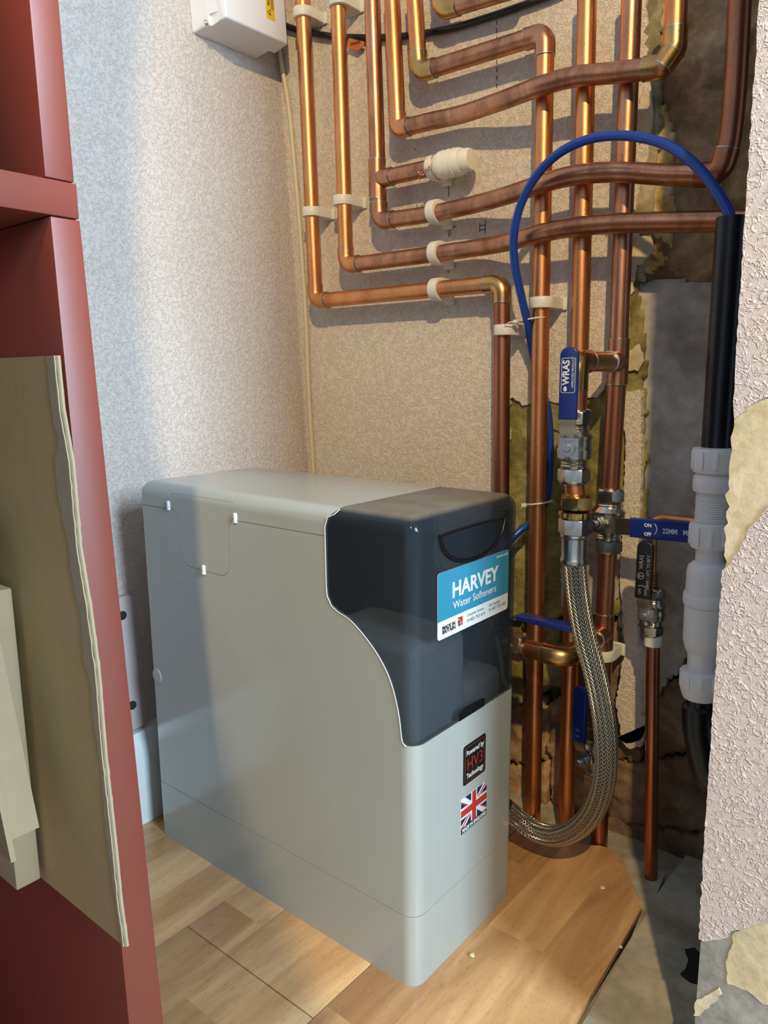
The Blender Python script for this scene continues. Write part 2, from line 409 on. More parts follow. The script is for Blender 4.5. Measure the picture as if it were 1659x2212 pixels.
# plaster behind the sheet
pl2 = xz([(1060, 780), (1150, 745), (1340, 680), (1362, 600), (1398, 520), (1412, 420), (1420, 330), (1424, 180), (1426, -60)], YW+.004)
pl3 = xz([(1388, 700), (1392, 860), (1392, 1300), (1330, 1330), (1240, 1335), (1060, 1340)], YW+.004)
poly = tear(pl2, .003, .008, closed=False)+[(pl2[-1][0], 1.4), (pl2[0][0]-.05, 1.4), (pl2[0][0]-.05, pl3[-1][1])] + pl3[::-1][0:0]
poly = [(pl2[0][0]-.02, .80), (pl2[0][0]-.02, pl3[-1][1])] + tear(pl3[::-1], .003, .008, closed=False) + [pl3[0]] + xz([(1372, 600), (1360, 520)], YW+.004)
poly2 = tear(xz([(1340, 610), (1386, 604), (1400, 520), (1414, 420), (1420, 330), (1424, 180), (1428, -60), (1340, -60)], YW+.004), .002, .008, seed=4)
def rough_slab(name, poly, y0, y1, mat, parent, amp=.004, res=.006, sc_=30, seed=0, bul=0.):
    """a polygon in the x-z plane filled with a displaced grid: a stone face with real relief"""
    xs = [p[0] for p in poly]; zs = [p[1] for p in poly]; x0, x1, z0, z1 = min(xs), max(xs), min(zs), max(zs)
    def inside(x, z):
        c = False; j = len(poly)-1
        for i in range(len(poly)):
            a, b = poly[i], poly[j]
            if (a[1] > z) != (b[1] > z) and x < (b[0]-a[0])*(z-a[1])/(b[1]-a[1])+a[0]: c = not c
            j = i
        return c
    bm = bmesh.new(); nx = int((x1-x0)/res)+2; nz = int((z1-z0)/res)+2; g = {}
    for i in range(nx+1):
        for k in range(nz+1):
            x = x0+i*res; z = z0+k*res
            p = V((x, seed, z)); d = noise.fractal(p*sc_, .9, 2.1, 5)*amp
            g[i, k] = (x+noise.noise(p*90)*res*.6, y0-d-.001, z+noise.noise(p*77+V((5, 0, 0)))*res*.6)
    used = {}
    def vert(i, k):
        if (i, k) not in used: used[i, k] = bm.verts.new(g[i, k])
        return used[i, k]
    for i in range(nx):
        for k in range(nz):
            if inside(x0+(i+.5)*res, z0+(k+.5)*res): bm.faces.new((vert(i, k), vert(i+1, k), vert(i+1, k+1), vert(i, k+1)))
    ret = bmesh.ops.extrude_face_region(bm, geom=bm.faces[:]); 
    for v in [e for e in ret['geom'] if isinstance(e, bmesh.types.BMVert)]: v.co.y = y1
    return obj(name, bm, mat, parent, 180)
o = rough_slab('plaster_layer', poly, YW+.006, YW+.022, M_PLAS, wb, .0035, .004, 40); o['label'] = 'bare yellowish plaster'
rough_slab('plaster_layer', poly2, YW+.006, YW+.022, M_PLASU, wb, .0035, .004, 40)
def stone(pxs, mat, Y=.400, amp=.006, name='stone_block', res=.006, sc_=25, lab=None, seed=0, t=.003):
    pl = tear(xz(pxs, Y), t, .012, seed=seed)
    o = rough_slab(name, pl, Y, .432, mat, wb, amp, res, sc_, seed)
    if lab: o['label'] = lab
    return o
stone([(1340, -80), (1760, -80), (1730, 300), (1700, 600), (1520, 612), (1365, 622), (1350, 300)], M_STONEB, .400, .010, lab='rough brown stone', seed=1)
stone([(1395, 235), (1432, 228), (1455, 300), (1450, 420), (1468, 470), (1440, 560), (1392, 600), (1380, 480)], M_STONEY, .394, .007, seed=2, res=.004, name='stone_face', lab='broken ochre stone face')
stone([(1340, 608), (1530, 606), (1700, 612), (1690, 1100), (1660, 1390), (1532, 1402), (1505, 1405), (1470, 1440), (1438, 1475), (1395, 1545), (1340, 1560)], M_STONEG, .398, .0025, seed=3, lab='grey rendered block')
stone([(1390, 1552), (1440, 1484), (1474, 1450), (1508, 1416), (1540, 1410), (1660, 1400), (1640, 1590), (1395, 1640)], M_STONED, .402, .008, seed=4, lab='dark brown stone')
stone([(1392, 1648), (1640, 1598), (1620, 1800), (1480, 1795), (1315, 1775), (1300, 1640)], M_STONED, .404, .009, seed=5, lab='dark brown stone')
stone([(1215, 1345), (1340, 1335), (1388, 1560), (1388, 1640), (1290, 1640), (1240, 1560)], M_STONED, .406, .006, seed=6)
stone([(1060, 1345), (1128, 1345), (1130, 1520), (1060, 1530)], M_PLAS, .404, .008, seed=7)
stone([(1135, 1345), (1210, 1350), (1214, 1480), (1138, 1500)], M_PLAS, .404, .008, seed=8)
stone([(1060, 1540), (1180, 1500), (1180, 1640), (1060, 1650)], M_STONEB, .406, .008, seed=9)
stone([(1186, 1520), (1236, 1500), (1290, 1650), (1300, 1760), (1190, 1740)], M_STONEB, .404, .008, seed=10, lab='tan stone between the pipes')
stone([(1060, 1660), (1180, 1650), (1182, 1830), (1060, 1830)], M_STONEB, .404, .007, seed=11)
stone([(1190, 1750), (1300, 1768), (1480, 1805), (1620, 1812), (1600, 1960), (1190, 1900)], M_STONED, .400, .005, seed=12)
# the strip of wallpaper left standing, and small torn pieces
def wpiece(pxs, Y, th, mat, name='wallpaper_scrap', amp=.0016, seed=0, lab=None):
    o = obj(name, slab(tear(xz(pxs, Y), amp, .004, seed=seed), Y, Y+th), mat, wb)
    if lab: o['label'] = lab
    return o
wpiece([(1330, 850), (1383, 842), (1386, 1000), (1378, 1210), (1376, 1340), (1382, 1420), (1388, 1545), (1400, 1552), (1384, 1614), (1345, 1602), (1330, 1520), (1350, 1400), (1338, 1250), (1346, 1100), (1352, 950)], .383, .008, M_WALL, 'wallpaper_strip', seed=3, lab='long torn strip of wallpaper')
wpiece([(1376, 1385), (1412, 1430), (1414, 1500), (1388, 1545), (1376, 1500)], .3845, .014, M_CREAMP, 'plaster_piece', seed=4)
wpiece([(1335, 1592), (1352, 1606), (1384, 1598), (1404, 1548), (1384, 1612), (1360, 1618)], .382, .012, M_CREAMP, 'plaster_piece', seed=9)
wpiece([(1186, 880), (1228, 872), (1232, 1000), (1216, 1010), (1206, 930), (1188, 925)], .386, .005, M_PLAS, seed=5)
wpiece([(1140, 760), (1168, 752), (1175, 860), (1148, 884), (1142, 830)], .3836, .003, M_CREAMP, seed=6)
wpiece([(1352, 762), (1380, 742), (1390, 780), (1378, 802), (1354, 800)], .3836, .003, M_CREAMP, seed=7)
wpiece([(1382, 205), (1408, 195), (1410, 250), (1402, 300), (1380, 310)], .3836, .003, M_CREAMP, seed=8)
wpiece([(1368, 515), (1405, 505), (1412, 540), (1384, 572), (1366, 568)], .3836, .003, M_CREAMP, seed=10)
wpiece([(1058, 1130), (1128, 1110), (1128, 1180), (1060, 1200)], .387, .006, M_PLAS, seed=11)
wpiece([(1212, 1130), (1340, 1122), (1336, 1290), (1290, 1330), (1212, 1310)], .3865, .006, M_STONEG, 'plaster_piece', seed=12)
# pencil marks on the wall
def mark(px, Y=YW-.0003, w=.0006):
    for a, b in px:
        A = P(*a, y=Y); B = P(*b, y=Y); d = (B-A).normalized(); n = V((-d.z, 0, d.x))*w
        bm = bmesh.new(); f = [bm.verts.new(q+V((0, s, 0))) for s in (0, .0002) for q in (A+n, B+n, B-n, A-n)]
        bm.faces.new(f[:4]); bm.faces.new(f[4:][::-1])
        for i in range(4): bm.faces.new((f[i], f[(i+1) % 4], f[4+(i+1) % 4], f[4+i]))
        obj('pencil_mark', bm, M_PENCIL, wb)
mark([((1073+.0*k, 44+k*17), (1073, 54+k*17)) for k in range(9)])
mark([((969, 402), (969, 425)), ((969, 491), (969, 512)), ((973, 490), (973, 510)), ((971, 493), (986, 488)), ((1036, 482), (1036, 500)), ((1048, 476), (1048, 503)), ((1036, 488), (1048, 486)), ((1036, 497), (1048, 495)), ((895, 320), (896, 324)), ((968, 570), (968, 590))])
# nib wall at the right, in front of the pipes
YN = .06
nb = struct('wall_right', box((.2475, YN+.002, -.02), (1.3, YN+.12, 2.3)), M_GREYP)
def nz(pxs): return [((q := P(a, b, y=YN)).x, q.z) for a, b in pxs]
E0 = [(1640.5, -60), (1640, 0), (1612, 420), (1590, 760), (1567, 1106), (1545, 1450), (1520, 1830), (1509, 2028)]
bot = [(1520, 2034), (1552, 2032), (1572, 2026), (1578, 2012), (1600, 2008), (1640, 1998), (1680, 1990), (1740, 1985)]
po = nz(E0+bot); po = tear(po, .0006, .004, closed=False, seed=3)+[po[-1], (1.3, po[-1][1]), (1.3, 2.3), (po[0][0], 2.3)]
# the torn hole in the sheet is built as the hole it is: the sheet is an outline with a notch from the edge
hole = nz([(1586, 905), (1602, 892), (1622, 874), (1645, 862), (1700, 850), (1705, 1060), (1659, 1092), (1640, 1120), (1612, 1150), (1596, 1190), (1578, 1218), (1561, 1228)])
hole = tear(hole, .0026, .004, closed=False, seed=8)
e1 = tear(nz([(1640.5, -60), (1640, 0), (1612, 420), (1590, 760), (1583, 902)]), .0006, .004, closed=False, seed=3)
e2 = tear(nz([(1560, 1232), (1545, 1450), (1520, 1830), (1509, 2028)]+bot), .0008, .004, closed=False, seed=5)
sheet = e1+hole+e2+[(1.3, e2[-1][1]), (1.3, 2.3), (e1[0][0], 2.3)]
o = obj('wallpaper_sheet', slab(sheet, YN, YN+.0022), M_NIB, nb); o['label'] = 'pink textured wallpaper'
def npiece(pxs, mat, th, seed):
    o = obj('plaster_patch', slab(tear(nz(pxs), .0018, .004, seed=seed), YN+.002-th, YN+.0025), mat, nb); return o
npiece([(1587, 880), (1600, 850), (1720, 830), (1720, 1110), (1640, 1145), (1580, 1235), (1563, 1236), (1568, 1106), (1578, 960)], M_CREAMP, .0006, 1)
npiece([(1580, 2024), (1600, 2004), (1720, 1980), (1720, 2190), (1648, 2172), (1612, 2142), (1570, 2128), (1566, 2080), (1578, 2050)], M_CREAMP, .0007, 2)
npiece([(1497, 2196), (1500, 2168), (1530, 2150), (1552, 2136), (1558, 2150), (1530, 2180), (1510, 2196)], M_CREAMP, .0012, 3)
# floor
fl = struct('floor', box((-1.2, -2.4, -.20), (2.4, .45, -.012)), M_CONC)
XR = .1385
planks = [  # x0, x1, outline
 [(-.60, -1.5), (-.4533, -1.5), (-.4533, .36), (-.60, .36)],
 [(-.4525, -1.5), (-.2557, -1.5), (-.2557, .345), (-.4525, .345)],
 [(-.2549, -1.5), (-.0581, -1.5), (-.0581, -.0872), (-.2549, -.0872)],
 [(-.2556, -.0861), (-.0583, -.0861), (-.0583, .340), (-.2556, .340)],
 [(-.0569, -1.5), (.150, -1.5), (.142, .0), (.1385, .10), (.131, .259), (.077, .333), (.058, .343), (.045, .341), (.035, .333), (.018, .326), (0, .326), (-.02, .333), (-.0569, .335)],
]
for pl_ in planks:
    obj('laminate_board', prism(pl_, 'z', -.008, 0, .0004), M_LAM, fl)
def fl_(px): return [((q := P(a, b, z=-.010)).x, q.y) for a, b in px]
obj('underlay', prism([(-.60, -1.5), (.147, -1.5), (.139, .02), (.1345, .22), (.129, .262), (.02, .32), (-.60, .35)], 'z', -.0125, -.0082), M_DARK, fl)
o = obj('concrete_ledge', prism(tear([(.128, .262), (.139, .262), (.130, .335), (.128, .345), (.105, .352), (.07, .350), (.07, .30)], .001, .01), 'z', -.012, -.0045), M_CONC, fl)
o = obj('concrete_slab', prism(tear([(.157, -.8), (.60, -.8), (.60, .40), (.136, .397), (.1345, .30), (.1455, .06)], .0009, .02, seed=2), 'z', -.0118, -.004, .001), M_CONC, fl)
o['label'] = 'smooth grey brown slab'
q = fl_([(1478, 2062), (1500, 2058), (1518, 2078), (1524, 2110), (1512, 2140), (1490, 2134), (1468, 2116), (1480, 2104), (1486, 2084)])
obj('broken_hole', prism(tear(q, .001, .006), 'z', -.0039, -.0034), M_DARK, fl)
# skirting and the painted access panel on the left wall
sk = [(xl(0)-.01, 0), (xl(0)+.020, 0), (xl(0)+.020, .096), (xl(0)+.016, .112), (xl(0)+.008, .128), (xl(0)-.02, .130)]
struct('baseboard_left', prism(sk, 'y', -1.5, YW, .0008), M_SKIRT)
pn = thing('access_panel', 'pale painted panel with dark screw holes on left wall above skirting', 'panel', (xl(.22), -.1, .22))
bm = prism(rrect(-.250, .132, .026, .317, .012), 'x', -.012, .012, .002)
pn.rotation_euler = (0, -.065, 0)
bm.transform(Matrix.Translation((0, .1, -.22)))
obj('plate', bm, M_PLATE, pn)
for yy in (.003, -.214):
    for zz in (.292, .166):
        obj('screw_hole', lathe([(.0062, 0), (.0062, .0006)], 16, (1, 0, 0), (.0118, yy+.1, zz-.22)), M_DARK, pn)

# ================================================================== RED SHELF UNIT
un = thing('shelf_unit', 'tall red painted open shelving unit at the left edge', 'shelf unit', (-.2, -.45, 0))
inv = Matrix.Translation((.2, .45, 0))
def upart(name, bm): bm.transform(inv); return obj(name, bm, M_REDP, un)
def lean_panel(y0b, y1b, y0t, y1t, z0, z1):
    bm = box((-.455, 0, z0), (0, 1, z1))
    for v in bm.verts:
        t = (v.co.z-z0)/(z1-z0); v.co.y = (y0b*(1-t)+y0t*t) if v.co.y < .5 else (y1b*(1-t)+y1t*t)
    bmesh.ops.bevel(bm, geom=bm.edges[:], offset=.0008, segments=2, profile=.5, affect='EDGES'); return bm
upart('side_panel', lean_panel(-.303, -.2755, -.3135, -.2970, 0, .6895))
upart('side_panel', lean_panel(-.3145, -.2985, -.3155, -.3000, .7085, .86))
upart('shelf', box((-.455, -1.1, .690), (.0004, -.2975, .708), .0008))
upart('shelf', box((-.455, -1.1, .030), (-.001, -.3045, .048), .0008))
upart('top_panel', box((-.455, -1.1, .8605), (0, -.299, .8785), .0008))
upart('side_panel', box((-.455, -1.118, 0), (0, -1.1005, .8785), .0008))
upart('back_panel', box((-.462, -1.11, .0), (-.4555, -.31, .87)))
# cardboard inside it
cb = thing('cardboard_sheet', 'large flat brown cardboard sheet with torn edge, leaning in red shelf unit', 'cardboard', (-.15, -.319, .3))
YC = -.3185
cc = lambda pxs, Y: [((q := P(a, b, y=Y)).x, q.z) for a, b in pxs]
right = cc([(118, 768), (129, 880), (150, 1000), (166, 1180), (189, 1320), (206, 1450), (222, 1640), (240, 1800), (255, 1950), (268, 2045)], YC)
left = cc([(90, 1902)], YC)
zb = right[-1][1]; ztp = right[0][1]
shp = tear(right, .0006, .004, closed=False)+[right[-1], (-.40, zb), (-.40, ztp)]
m_ = Matrix.Translation((.15, .319, -.3))
bm = slab(shp, YC, YC+.0032); bm.transform(m_); obj('sheet', bm, M_CARD, cb)
ins = cc([(100, 769), (112, 870), (128, 960), (119, 990), (128, 1080), (146, 1160), (160, 1260), (176, 1330), (180, 1420), (196, 1470), (204, 1560), (216, 1640), (226, 1740), (236, 1850), (252, 1960), (264, 2040)], YC)
st = tear(right, .0004, .004, closed=False)+[right[-1]]+tear(ins[::-1], .0012, .005, closed=False, seed=2)+[ins[0]]
bm = slab(st, YC-.0005, YC); bm.transform(m_); obj('torn_liner', bm, M_CARDL, cb)
bm = sweep([(p[0]+.0006, YC+.0016, p[1]) for p in right], .0013, 6); bm.transform(m_); obj('corrugated_edge', bm, M_CARDL, cb)
# folded carton pieces in front of the sheet
ca = thing('folded_carton', 'thin closed brown carton standing behind the front carton in red shelf unit', 'carton', (-.25, -.335, .29))
q = cc([(90, 1897), (88, 1790), (0, 1274)], -.322)
A0 = P(70, 1920, y=-.338); B0_ = P(90, 1897, y=-.322)
bm = box((-.42, -.3385, B0_.z), (B0_.x, -.3225, B0_.z+.20), .001); bm.transform(Matrix.Translation((.25, .335, -.29))); obj('box_body', bm, M_CARD2, ca)
cf = thing('open_carton', 'brown carton with folded flap at left edge, nearest in red shelf unit', 'carton', (-.2, -.36, .33))
e = cc([(85, 1787), (0, 1384)], -.341); l0 = cc([(44, 1821), (0, 1643)], -.356)
ex = (e[1][0]+(e[1][0]-e[0][0])*.6, e[1][1]+(e[1][1]-e[0][1])*.6)
pts = [e[0], ex, (-.42, ex[1]), (-.42, e[0][1])]
m_ = Matrix.Translation((.2, .36, -.33))
bm = slab(pts, -.357, -.341); bm.transform(m_); obj('box_body', bm, M_CARD2, cf)
lx = (l0[1][0]+(l0[1][0]-l0[0][0])*.6, l0[1][1]+(l0[1][1]-l0[0][1])*.6)
pts = [(l0[0][0]-.004, l0[0][1]-.012), lx, (-.42, lx[1]), (-.42, l0[0][1]-.012)]
bm = slab(pts, -.3605, -.3575); bm.transform(m_); obj('flap', bm, M_CARD2, cf)

# ================================================================== WATER SOFTENER
L_, W_, H_ = .4338, .1927, .480
so = thing('water_softener', 'glossy pale grey water softener cabinet with smoked cover standing on laminate', 'water softener', (0, 0, 0))
def rbox(i, z0=0., rt=.020, rv=.016):
    bm = box((-L_+i, i, z0), (-i, W_-i, H_-i))
    es = [e for e in bm.edges if abs(e.verts[0].co.z-e.verts[1].co.z) > .1 or (e.verts[0].co.z > .3 and e.verts[1].co.z > .3)]
    bmesh.ops.bevel(bm, geom=es, offset=max(rv-i, .004), segments=8, profile=.5, affect='EDGES')
    return bm
full = tomesh(rbox(0)); inner = tomesh(rbox(.003, .03))
ZL, ZB = .451, .078
ptop = [(-.0935, .52), (-.0945, .4845), (-.0985, .4775), (-.106, .470), (-.1095, .460), (-.1095, .400), (-.1085, .390), (-.103, .381), (-.0945, .3765)]
curve = catmull([(-.0945, 0, .3765), (-.076, 0, .370), (-.053, 0, .353), (-.0365, 0, .335), (-.026, 0, .316), (-.0185, 0, .290), (-.0155, 0, .268)], 5)
prof = ptop+[(c.x, c.z) for c in curve[1:]]+[(-.014, .2625), (-.010, .2600)]
def grow(d, close): return [(x-d if x < -.005 else x, z-(d if (x > -.1 or z < .38) and z < .5 else 0)) for x, z in prof]+close
cov_p = tomesh(prism([(x+.0006, z+.0006) for x, z in prof]+[(.03, .2600+.0006), (.03, .52)], 'y', -.05, .25))
cut_p = tomesh(prism(prof+[(.03, .2600), (.03, .52)], 'y', -.05, .25))
def slabm(z0, z1): return tomesh(box((-.6, -.1, z0), (.2, .4, z1)))
hull = boolean(full, inner, 'DIFFERENCE')
cover = boolean(boolean(full, cov_p, 'INTERSECT'), inner, 'DIFFERENCE')
shell = boolean(hull, cut_p, 'DIFFERENCE')
# hatch on the side
hatch_o = [(-.366, .4555), (-.3655, .4635), (-.3625, .4685), (-.357, .4705), (-.252, .4705), (-.2475, .468), (-.2455, .463), (-.2455, .4555), (-.2500, .4530), (-.2550, .4480), (-.2575, .440), (-.2590, .398), (-.2625, .390), (-.2690, .3855), (-.2760, .3845), (-.322, .3855), (-.336, .3865), (-.344, .391), (-.3495, .3985), (-.3515, .408), (-.3515, .438), (-.3535, .446), (-.358, .4515)]
cx = sum(p[0] for p in hatch_o)/len(hatch_o); cz = sum(p[1] for p in hatch_o)/len(hatch_o)
def off(pts, d):
    out = []; n = len(pts)
    for i in range(n):
        a = V((*pts[i-1], 0)); b = V((*pts[(i+1) % n], 0)); t = (b-a).normalized(); nr = V((t.y, -t.x, 0)); p = V((*pts[i], 0))
        q = p+nr*d
        out.append((q.x, q.y))
    return out
s_ = 1 if sum(hatch_o[i-1][0]*hatch_o[i][1]-hatch_o[i][0]*hatch_o[i-1][1] for i in range(len(hatch_o))) > 0 else -1
hcut = tomesh(prism(off(hatch_o, .0006*s_), 'y', -.01, .0018))
hpl = tomesh(prism(hatch_o, 'y', -.01, .0016))
hatch_m = boolean(full, hpl, 'INTERSECT')
shell = boolean(shell, hcut, 'DIFFERENCE')
base_m = boolean(shell, slabm(-.1, ZB-.0004), 'INTERSECT')
mid_m = boolean(boolean(shell, slabm(ZB+.0004, ZL-.0003), 'INTERSECT'), slabm(.9, 1), 'DIFFERENCE')
lid_m = boolean(shell, slabm(ZL+.0003, .6), 'INTERSECT')
for nm, me in (('base', base_m), ('cabinet', mid_m), ('lid', lid_m), ('hatch', hatch_m)):
    me.materials.clear(); obj(nm, tobm(me), M_SOFT, so, 25)
# dark lining seen in the seams
lin = boolean(tomesh(rbox(.0028, .002)), tomesh(rbox(.0036, .02)), 'DIFFERENCE')
lin = boolean(lin, tomesh(prism([(x-.004, z-.004) for x, z in prof]+[(.03, .255), (.03, .52)], 'y', -.05, .25)), 'DIFFERENCE')
lin.materials.clear(); obj('inner_tank', tobm(lin), M_SOFTI, so)
cover.materials.clear(); cov = obj('smoked_cover', tobm(cover), M_SMOKE, so, 25); cov['label'] = 'glossy translucent smoked black cover'
cf_ = [V((x, -.0002, z)) for x, z in prof if z < .478]
cf_ = [V((-.0950, .0065, .4785)), V((-.0985, .0015, .4735))]+[c for c in cf_ if c.z < .470]+[V((-.012, -.0002, .2606))]
obj('cover_rim', sweep(cf_, .0005, 8), M_RIM, so)
# tabs, round button
for px, py in ((365, 1092), (509, 1119), (441, 1231)):
    c = P(px, py, y=0)
    bm = sweep([c+V((0, -.0002, -.0058)), c+V((0, -.0004, -.005)), c+V((0, -.0004, .005)), c+V((0, -.0002, .0058))], [.0012, .0026, .0026, .0012], 12)
    obj('hinge_tab', bm, M_RIM, so)
c = P(337, 1458, y=0)
obj('round_plug', lathe([(.0095, -.001), (.0095, .0004), (.0085, .0012), (.004, .0015)], 32, (0, -1, 0), c+V((.003, 0, 0))), M_SOFT, so)
# crescent handle recess in the cover front (x = 0)
def cres(y0, y1, zt, sag, n=24):
    top = [V((0, y0+(y1-y0)*k/n, zt+.0015*sin(pi*k/n))) for k in range(n+1)]
    bt = [V((0, y0+(y1-y0)*k/n, zt-sag*math.sqrt(max(0, 1-(2*k/n-1)**2)))) for k in range(n+1)]
    return top, bt
top, bt = cres(.038, .158, .4585, .034)
ring = top+bt[::-1][1:-1]
obj('handle_recess', prism([(p.y, p.z) for p in ring], 'x', -.0034, .0006), M_BLK, so)
inset = prism([((p.y-.098)*.93+.098, (p.z-.447)*.84+.447) for p in ring], 'x', .0005, .0009)
obj('handle_window', inset, M_SMOKE, so)
obj('handle_rim', sweep([p+V((.0008, 0, 0)) for p in ring]+[ring[0]+V((.0008, 0, 0))], .0012, 8, False), M_BLK, so)
obj('release_slot', prism([(.075, .2607), (.122, .2607), (.122, .269), (.083, .2715), (.075, .268)], 'x', -.002, .0008), M_BLK, so)
# pieces of salt inside the cover, each a thing of its own
def solid(name, bm, label, cat, mat, group=None): return tag(obj(name, bm, mat), label, cat, group)
sb = box((-.14, .012, .034), (-.010, .105, .352), .012, 3)
bmesh.ops.subdivide_edges(sb, edges=sb.edges[:], cuts=2, use_grid_fill=True)
for v in sb.verts: v.co += V((noise.noise(v.co*40), noise.noise(v.co*41+V((3, 0, 0))), noise.noise(v.co*43)))*.0015
solid('salt_block', sb, 'pale salt block seen through smoked cover, near the left corner', 'salt block', M_SALT, 'salt blocks in the softener')
sb = box((-.14, .112, .034), (-.012, .182, .285), .012, 3)
solid('salt_block', sb, 'darker lower salt block deep behind smoked cover, right of the other', 'salt block', M_SALT, 'salt blocks in the softener')
# stickers on the front: plane x = 0, text reads along +y
def FX(y, z, x=.0009): return Matrix(((0, 0, 1, x), (1, 0, 0, y), (0, 1, 0, z), (0, 0, 0, 1)))
def quadx(y0, z0, y1, z1, r, x0, x1): return prism(rrect(y0, z0, y1, z1, r, 3), 'x', x0, x1)
s1 = obj('brand_sticker', quadx(.036, .3565, .1665, .4225, .003, 0, .0005), M_LBLW, so); s1['label'] = 'blue and white sticker'
pts = [p for p in rrect(.036, .3565, .1665, .4225, .003, 3) if p[1] > .3748]+[(.036, .3748), (.1665, .3748)]
obj('blue_field', prism(pts, 'x', .0004, .0007), M_CYAN, s1)
def label_text(st, pl_, pr_, cap, mat, bold=0):
    A = P(*pl_, x=.0006); B = P(*pr_, x=.0006); o = text(st, cap/.70, FX(A.y, A.z), mat, s1, bold)
    w_ = max(v.co.x for v in o.data.vertices)-min(v.co.x for v in o.data.vertices); k = (B.y-A.y)/w_
    o.data.transform(Matrix.Diagonal((k, 1, 1, 1))); return o
label_text('HARVEY', (975.8, 1291.8), (1075, 1252), .0150, M_WPRINT, .0006)
label_text('Water Softeners', (978.2, 1316.5), (1071, 1276.7), .0076, M_WPRINT)
label_text('harvey.co.uk', (1072.3, 1206), (1096, 1198.6), .0030, M_WPRINT)
label_text('MADE IN', (955, 1361.7), (982.7, 1348.4), .0038, M_INK, .0001)
label_text('BRITAIN', (955, 1370.7), (982.7, 1358), .0038, M_INK, .0001)
label_text('Customer Service', (1008.4, 1332.1), (1044, 1317.5), .0028, M_LGREY)
label_text('01483 753 414', (1008.4, 1344.8), (1047, 1326.7), .0036, M_LGREY)
label_text('Salt Supplies', (1055.4, 1310.4), (1079.5, 1300), .0028, M_LGREY)
label_text('01483 753 402', (1055.4, 1321.3), (1092, 1305.6), .0036, M_LGREY)
# little half flag arrow
def tri(ps, mat, par, x0=.0005, x1=.0009, name='flag_patch'): return obj(name, prism(ps, 'x', x0, x1), mat, par)
tri([(.0700, .3712), (.0782, .3712), (.0782, .3622), (.0762, .3622), (.0762, .3680), (.0712, .3622), (.0700, .3636), (.0742, .3694), (.0700, .3694)], M_RED, s1)
tri([(.0722, .3622), (.0748, .3622), (.0748, .3652)], M_NAVY, s1)
tri([(.0700, .3650), (.0700, .3682), (.0726, .3682)], M_NAVY, s1)
s2 = obj('technology_sticker', quadx(.083, .1845, .1262, .2285, .003, 0, .0004), M_LBLB, so); s2['label'] = 'black sticker with red letters'
fr_ = rrect(.0858, .1872, .1234, .2258, .003, 4); fr_ = [V((.0006, a, b)) for a, b in fr_]
obj('sticker_border', sweep(fr_+[fr_[0]], .00035, 5, False), M_MAROON, s2)
text('Powered by', .0082, FX(.1046, .2165), M_WPRINT, s2, .0001, 'CENTER', wide=.84)
text('Technology', .0082, FX(.1046, .1905), M_WPRINT, s2, .0001, 'CENTER', wide=.84)
text('HV3', .0190, FX(.1046, .1995), M_REDD, s2, 0, 'CENTER', wide=.92)
s3 = obj('flag_sticker', quadx(.0795, .1315, .1292, .1710, .0008, 0, .0003), M_LBLW, so); s3['label'] = 'red, white and blue flag sticker'
fy0, fy1, fz0, fz1 = .0795, .1292, .1372, .1710; cy_, cz_ = (fy0+fy1)/2, (fz0+fz1)/2
for sy in (-1, 1):
    for sz in (-1, 1):
        hw, hh = (fy1-fy0)/2, (fz1-fz0)/2
        def q_(a, b): return (cy_+sy*a*hw, cz_+sz*b*hh)
        tri([q_(.26, .50), q_(.26, .96), q_(.66, .96)] if False else [q_(.24, 1), q_(.70, 1), q_(.24, .46)], M_NAVY, s3, .0003, .0005)
        tri([q_(1, .38), q_(1, .78), q_(.52, .38)], M_NAVY, s3, .0003, .0005)
        if sy*sz > 0: tri([q_(.30, .34), q_(.40, .34), q_(1, .96), q_(1, 1), q_(.92, 1)], M_RED, s3, .0004, .0006)
        else: tri([q_(.46, .34), q_(.56, .34), q_(1, .74), q_(1, .86)], M_RED, s3, .0004, .0006)
tri([(cy_-.0036, fz0), (cy_+.0036, fz0), (cy_+.0036, fz1), (cy_-.0036, fz1)], M_RED, s3, .0004, .0007)
tri([(fy0, cz_-.0036), (fy1, cz_-.0036), (fy1, cz_+.0036), (fy0, cz_+.0036)], M_RED, s3, .0003, .00076)
tri([(fy0, .1315), (fy1, .1315), (fy1, .1380), (fy0, .1380)], M_LBLB, s3, .0004, .0008, 'caption_band')
text('MADE IN ENGLAND', .0062, FX(cy_, .1327), M_WPRINT, s3, .0002, 'CENTER', wide=.84)

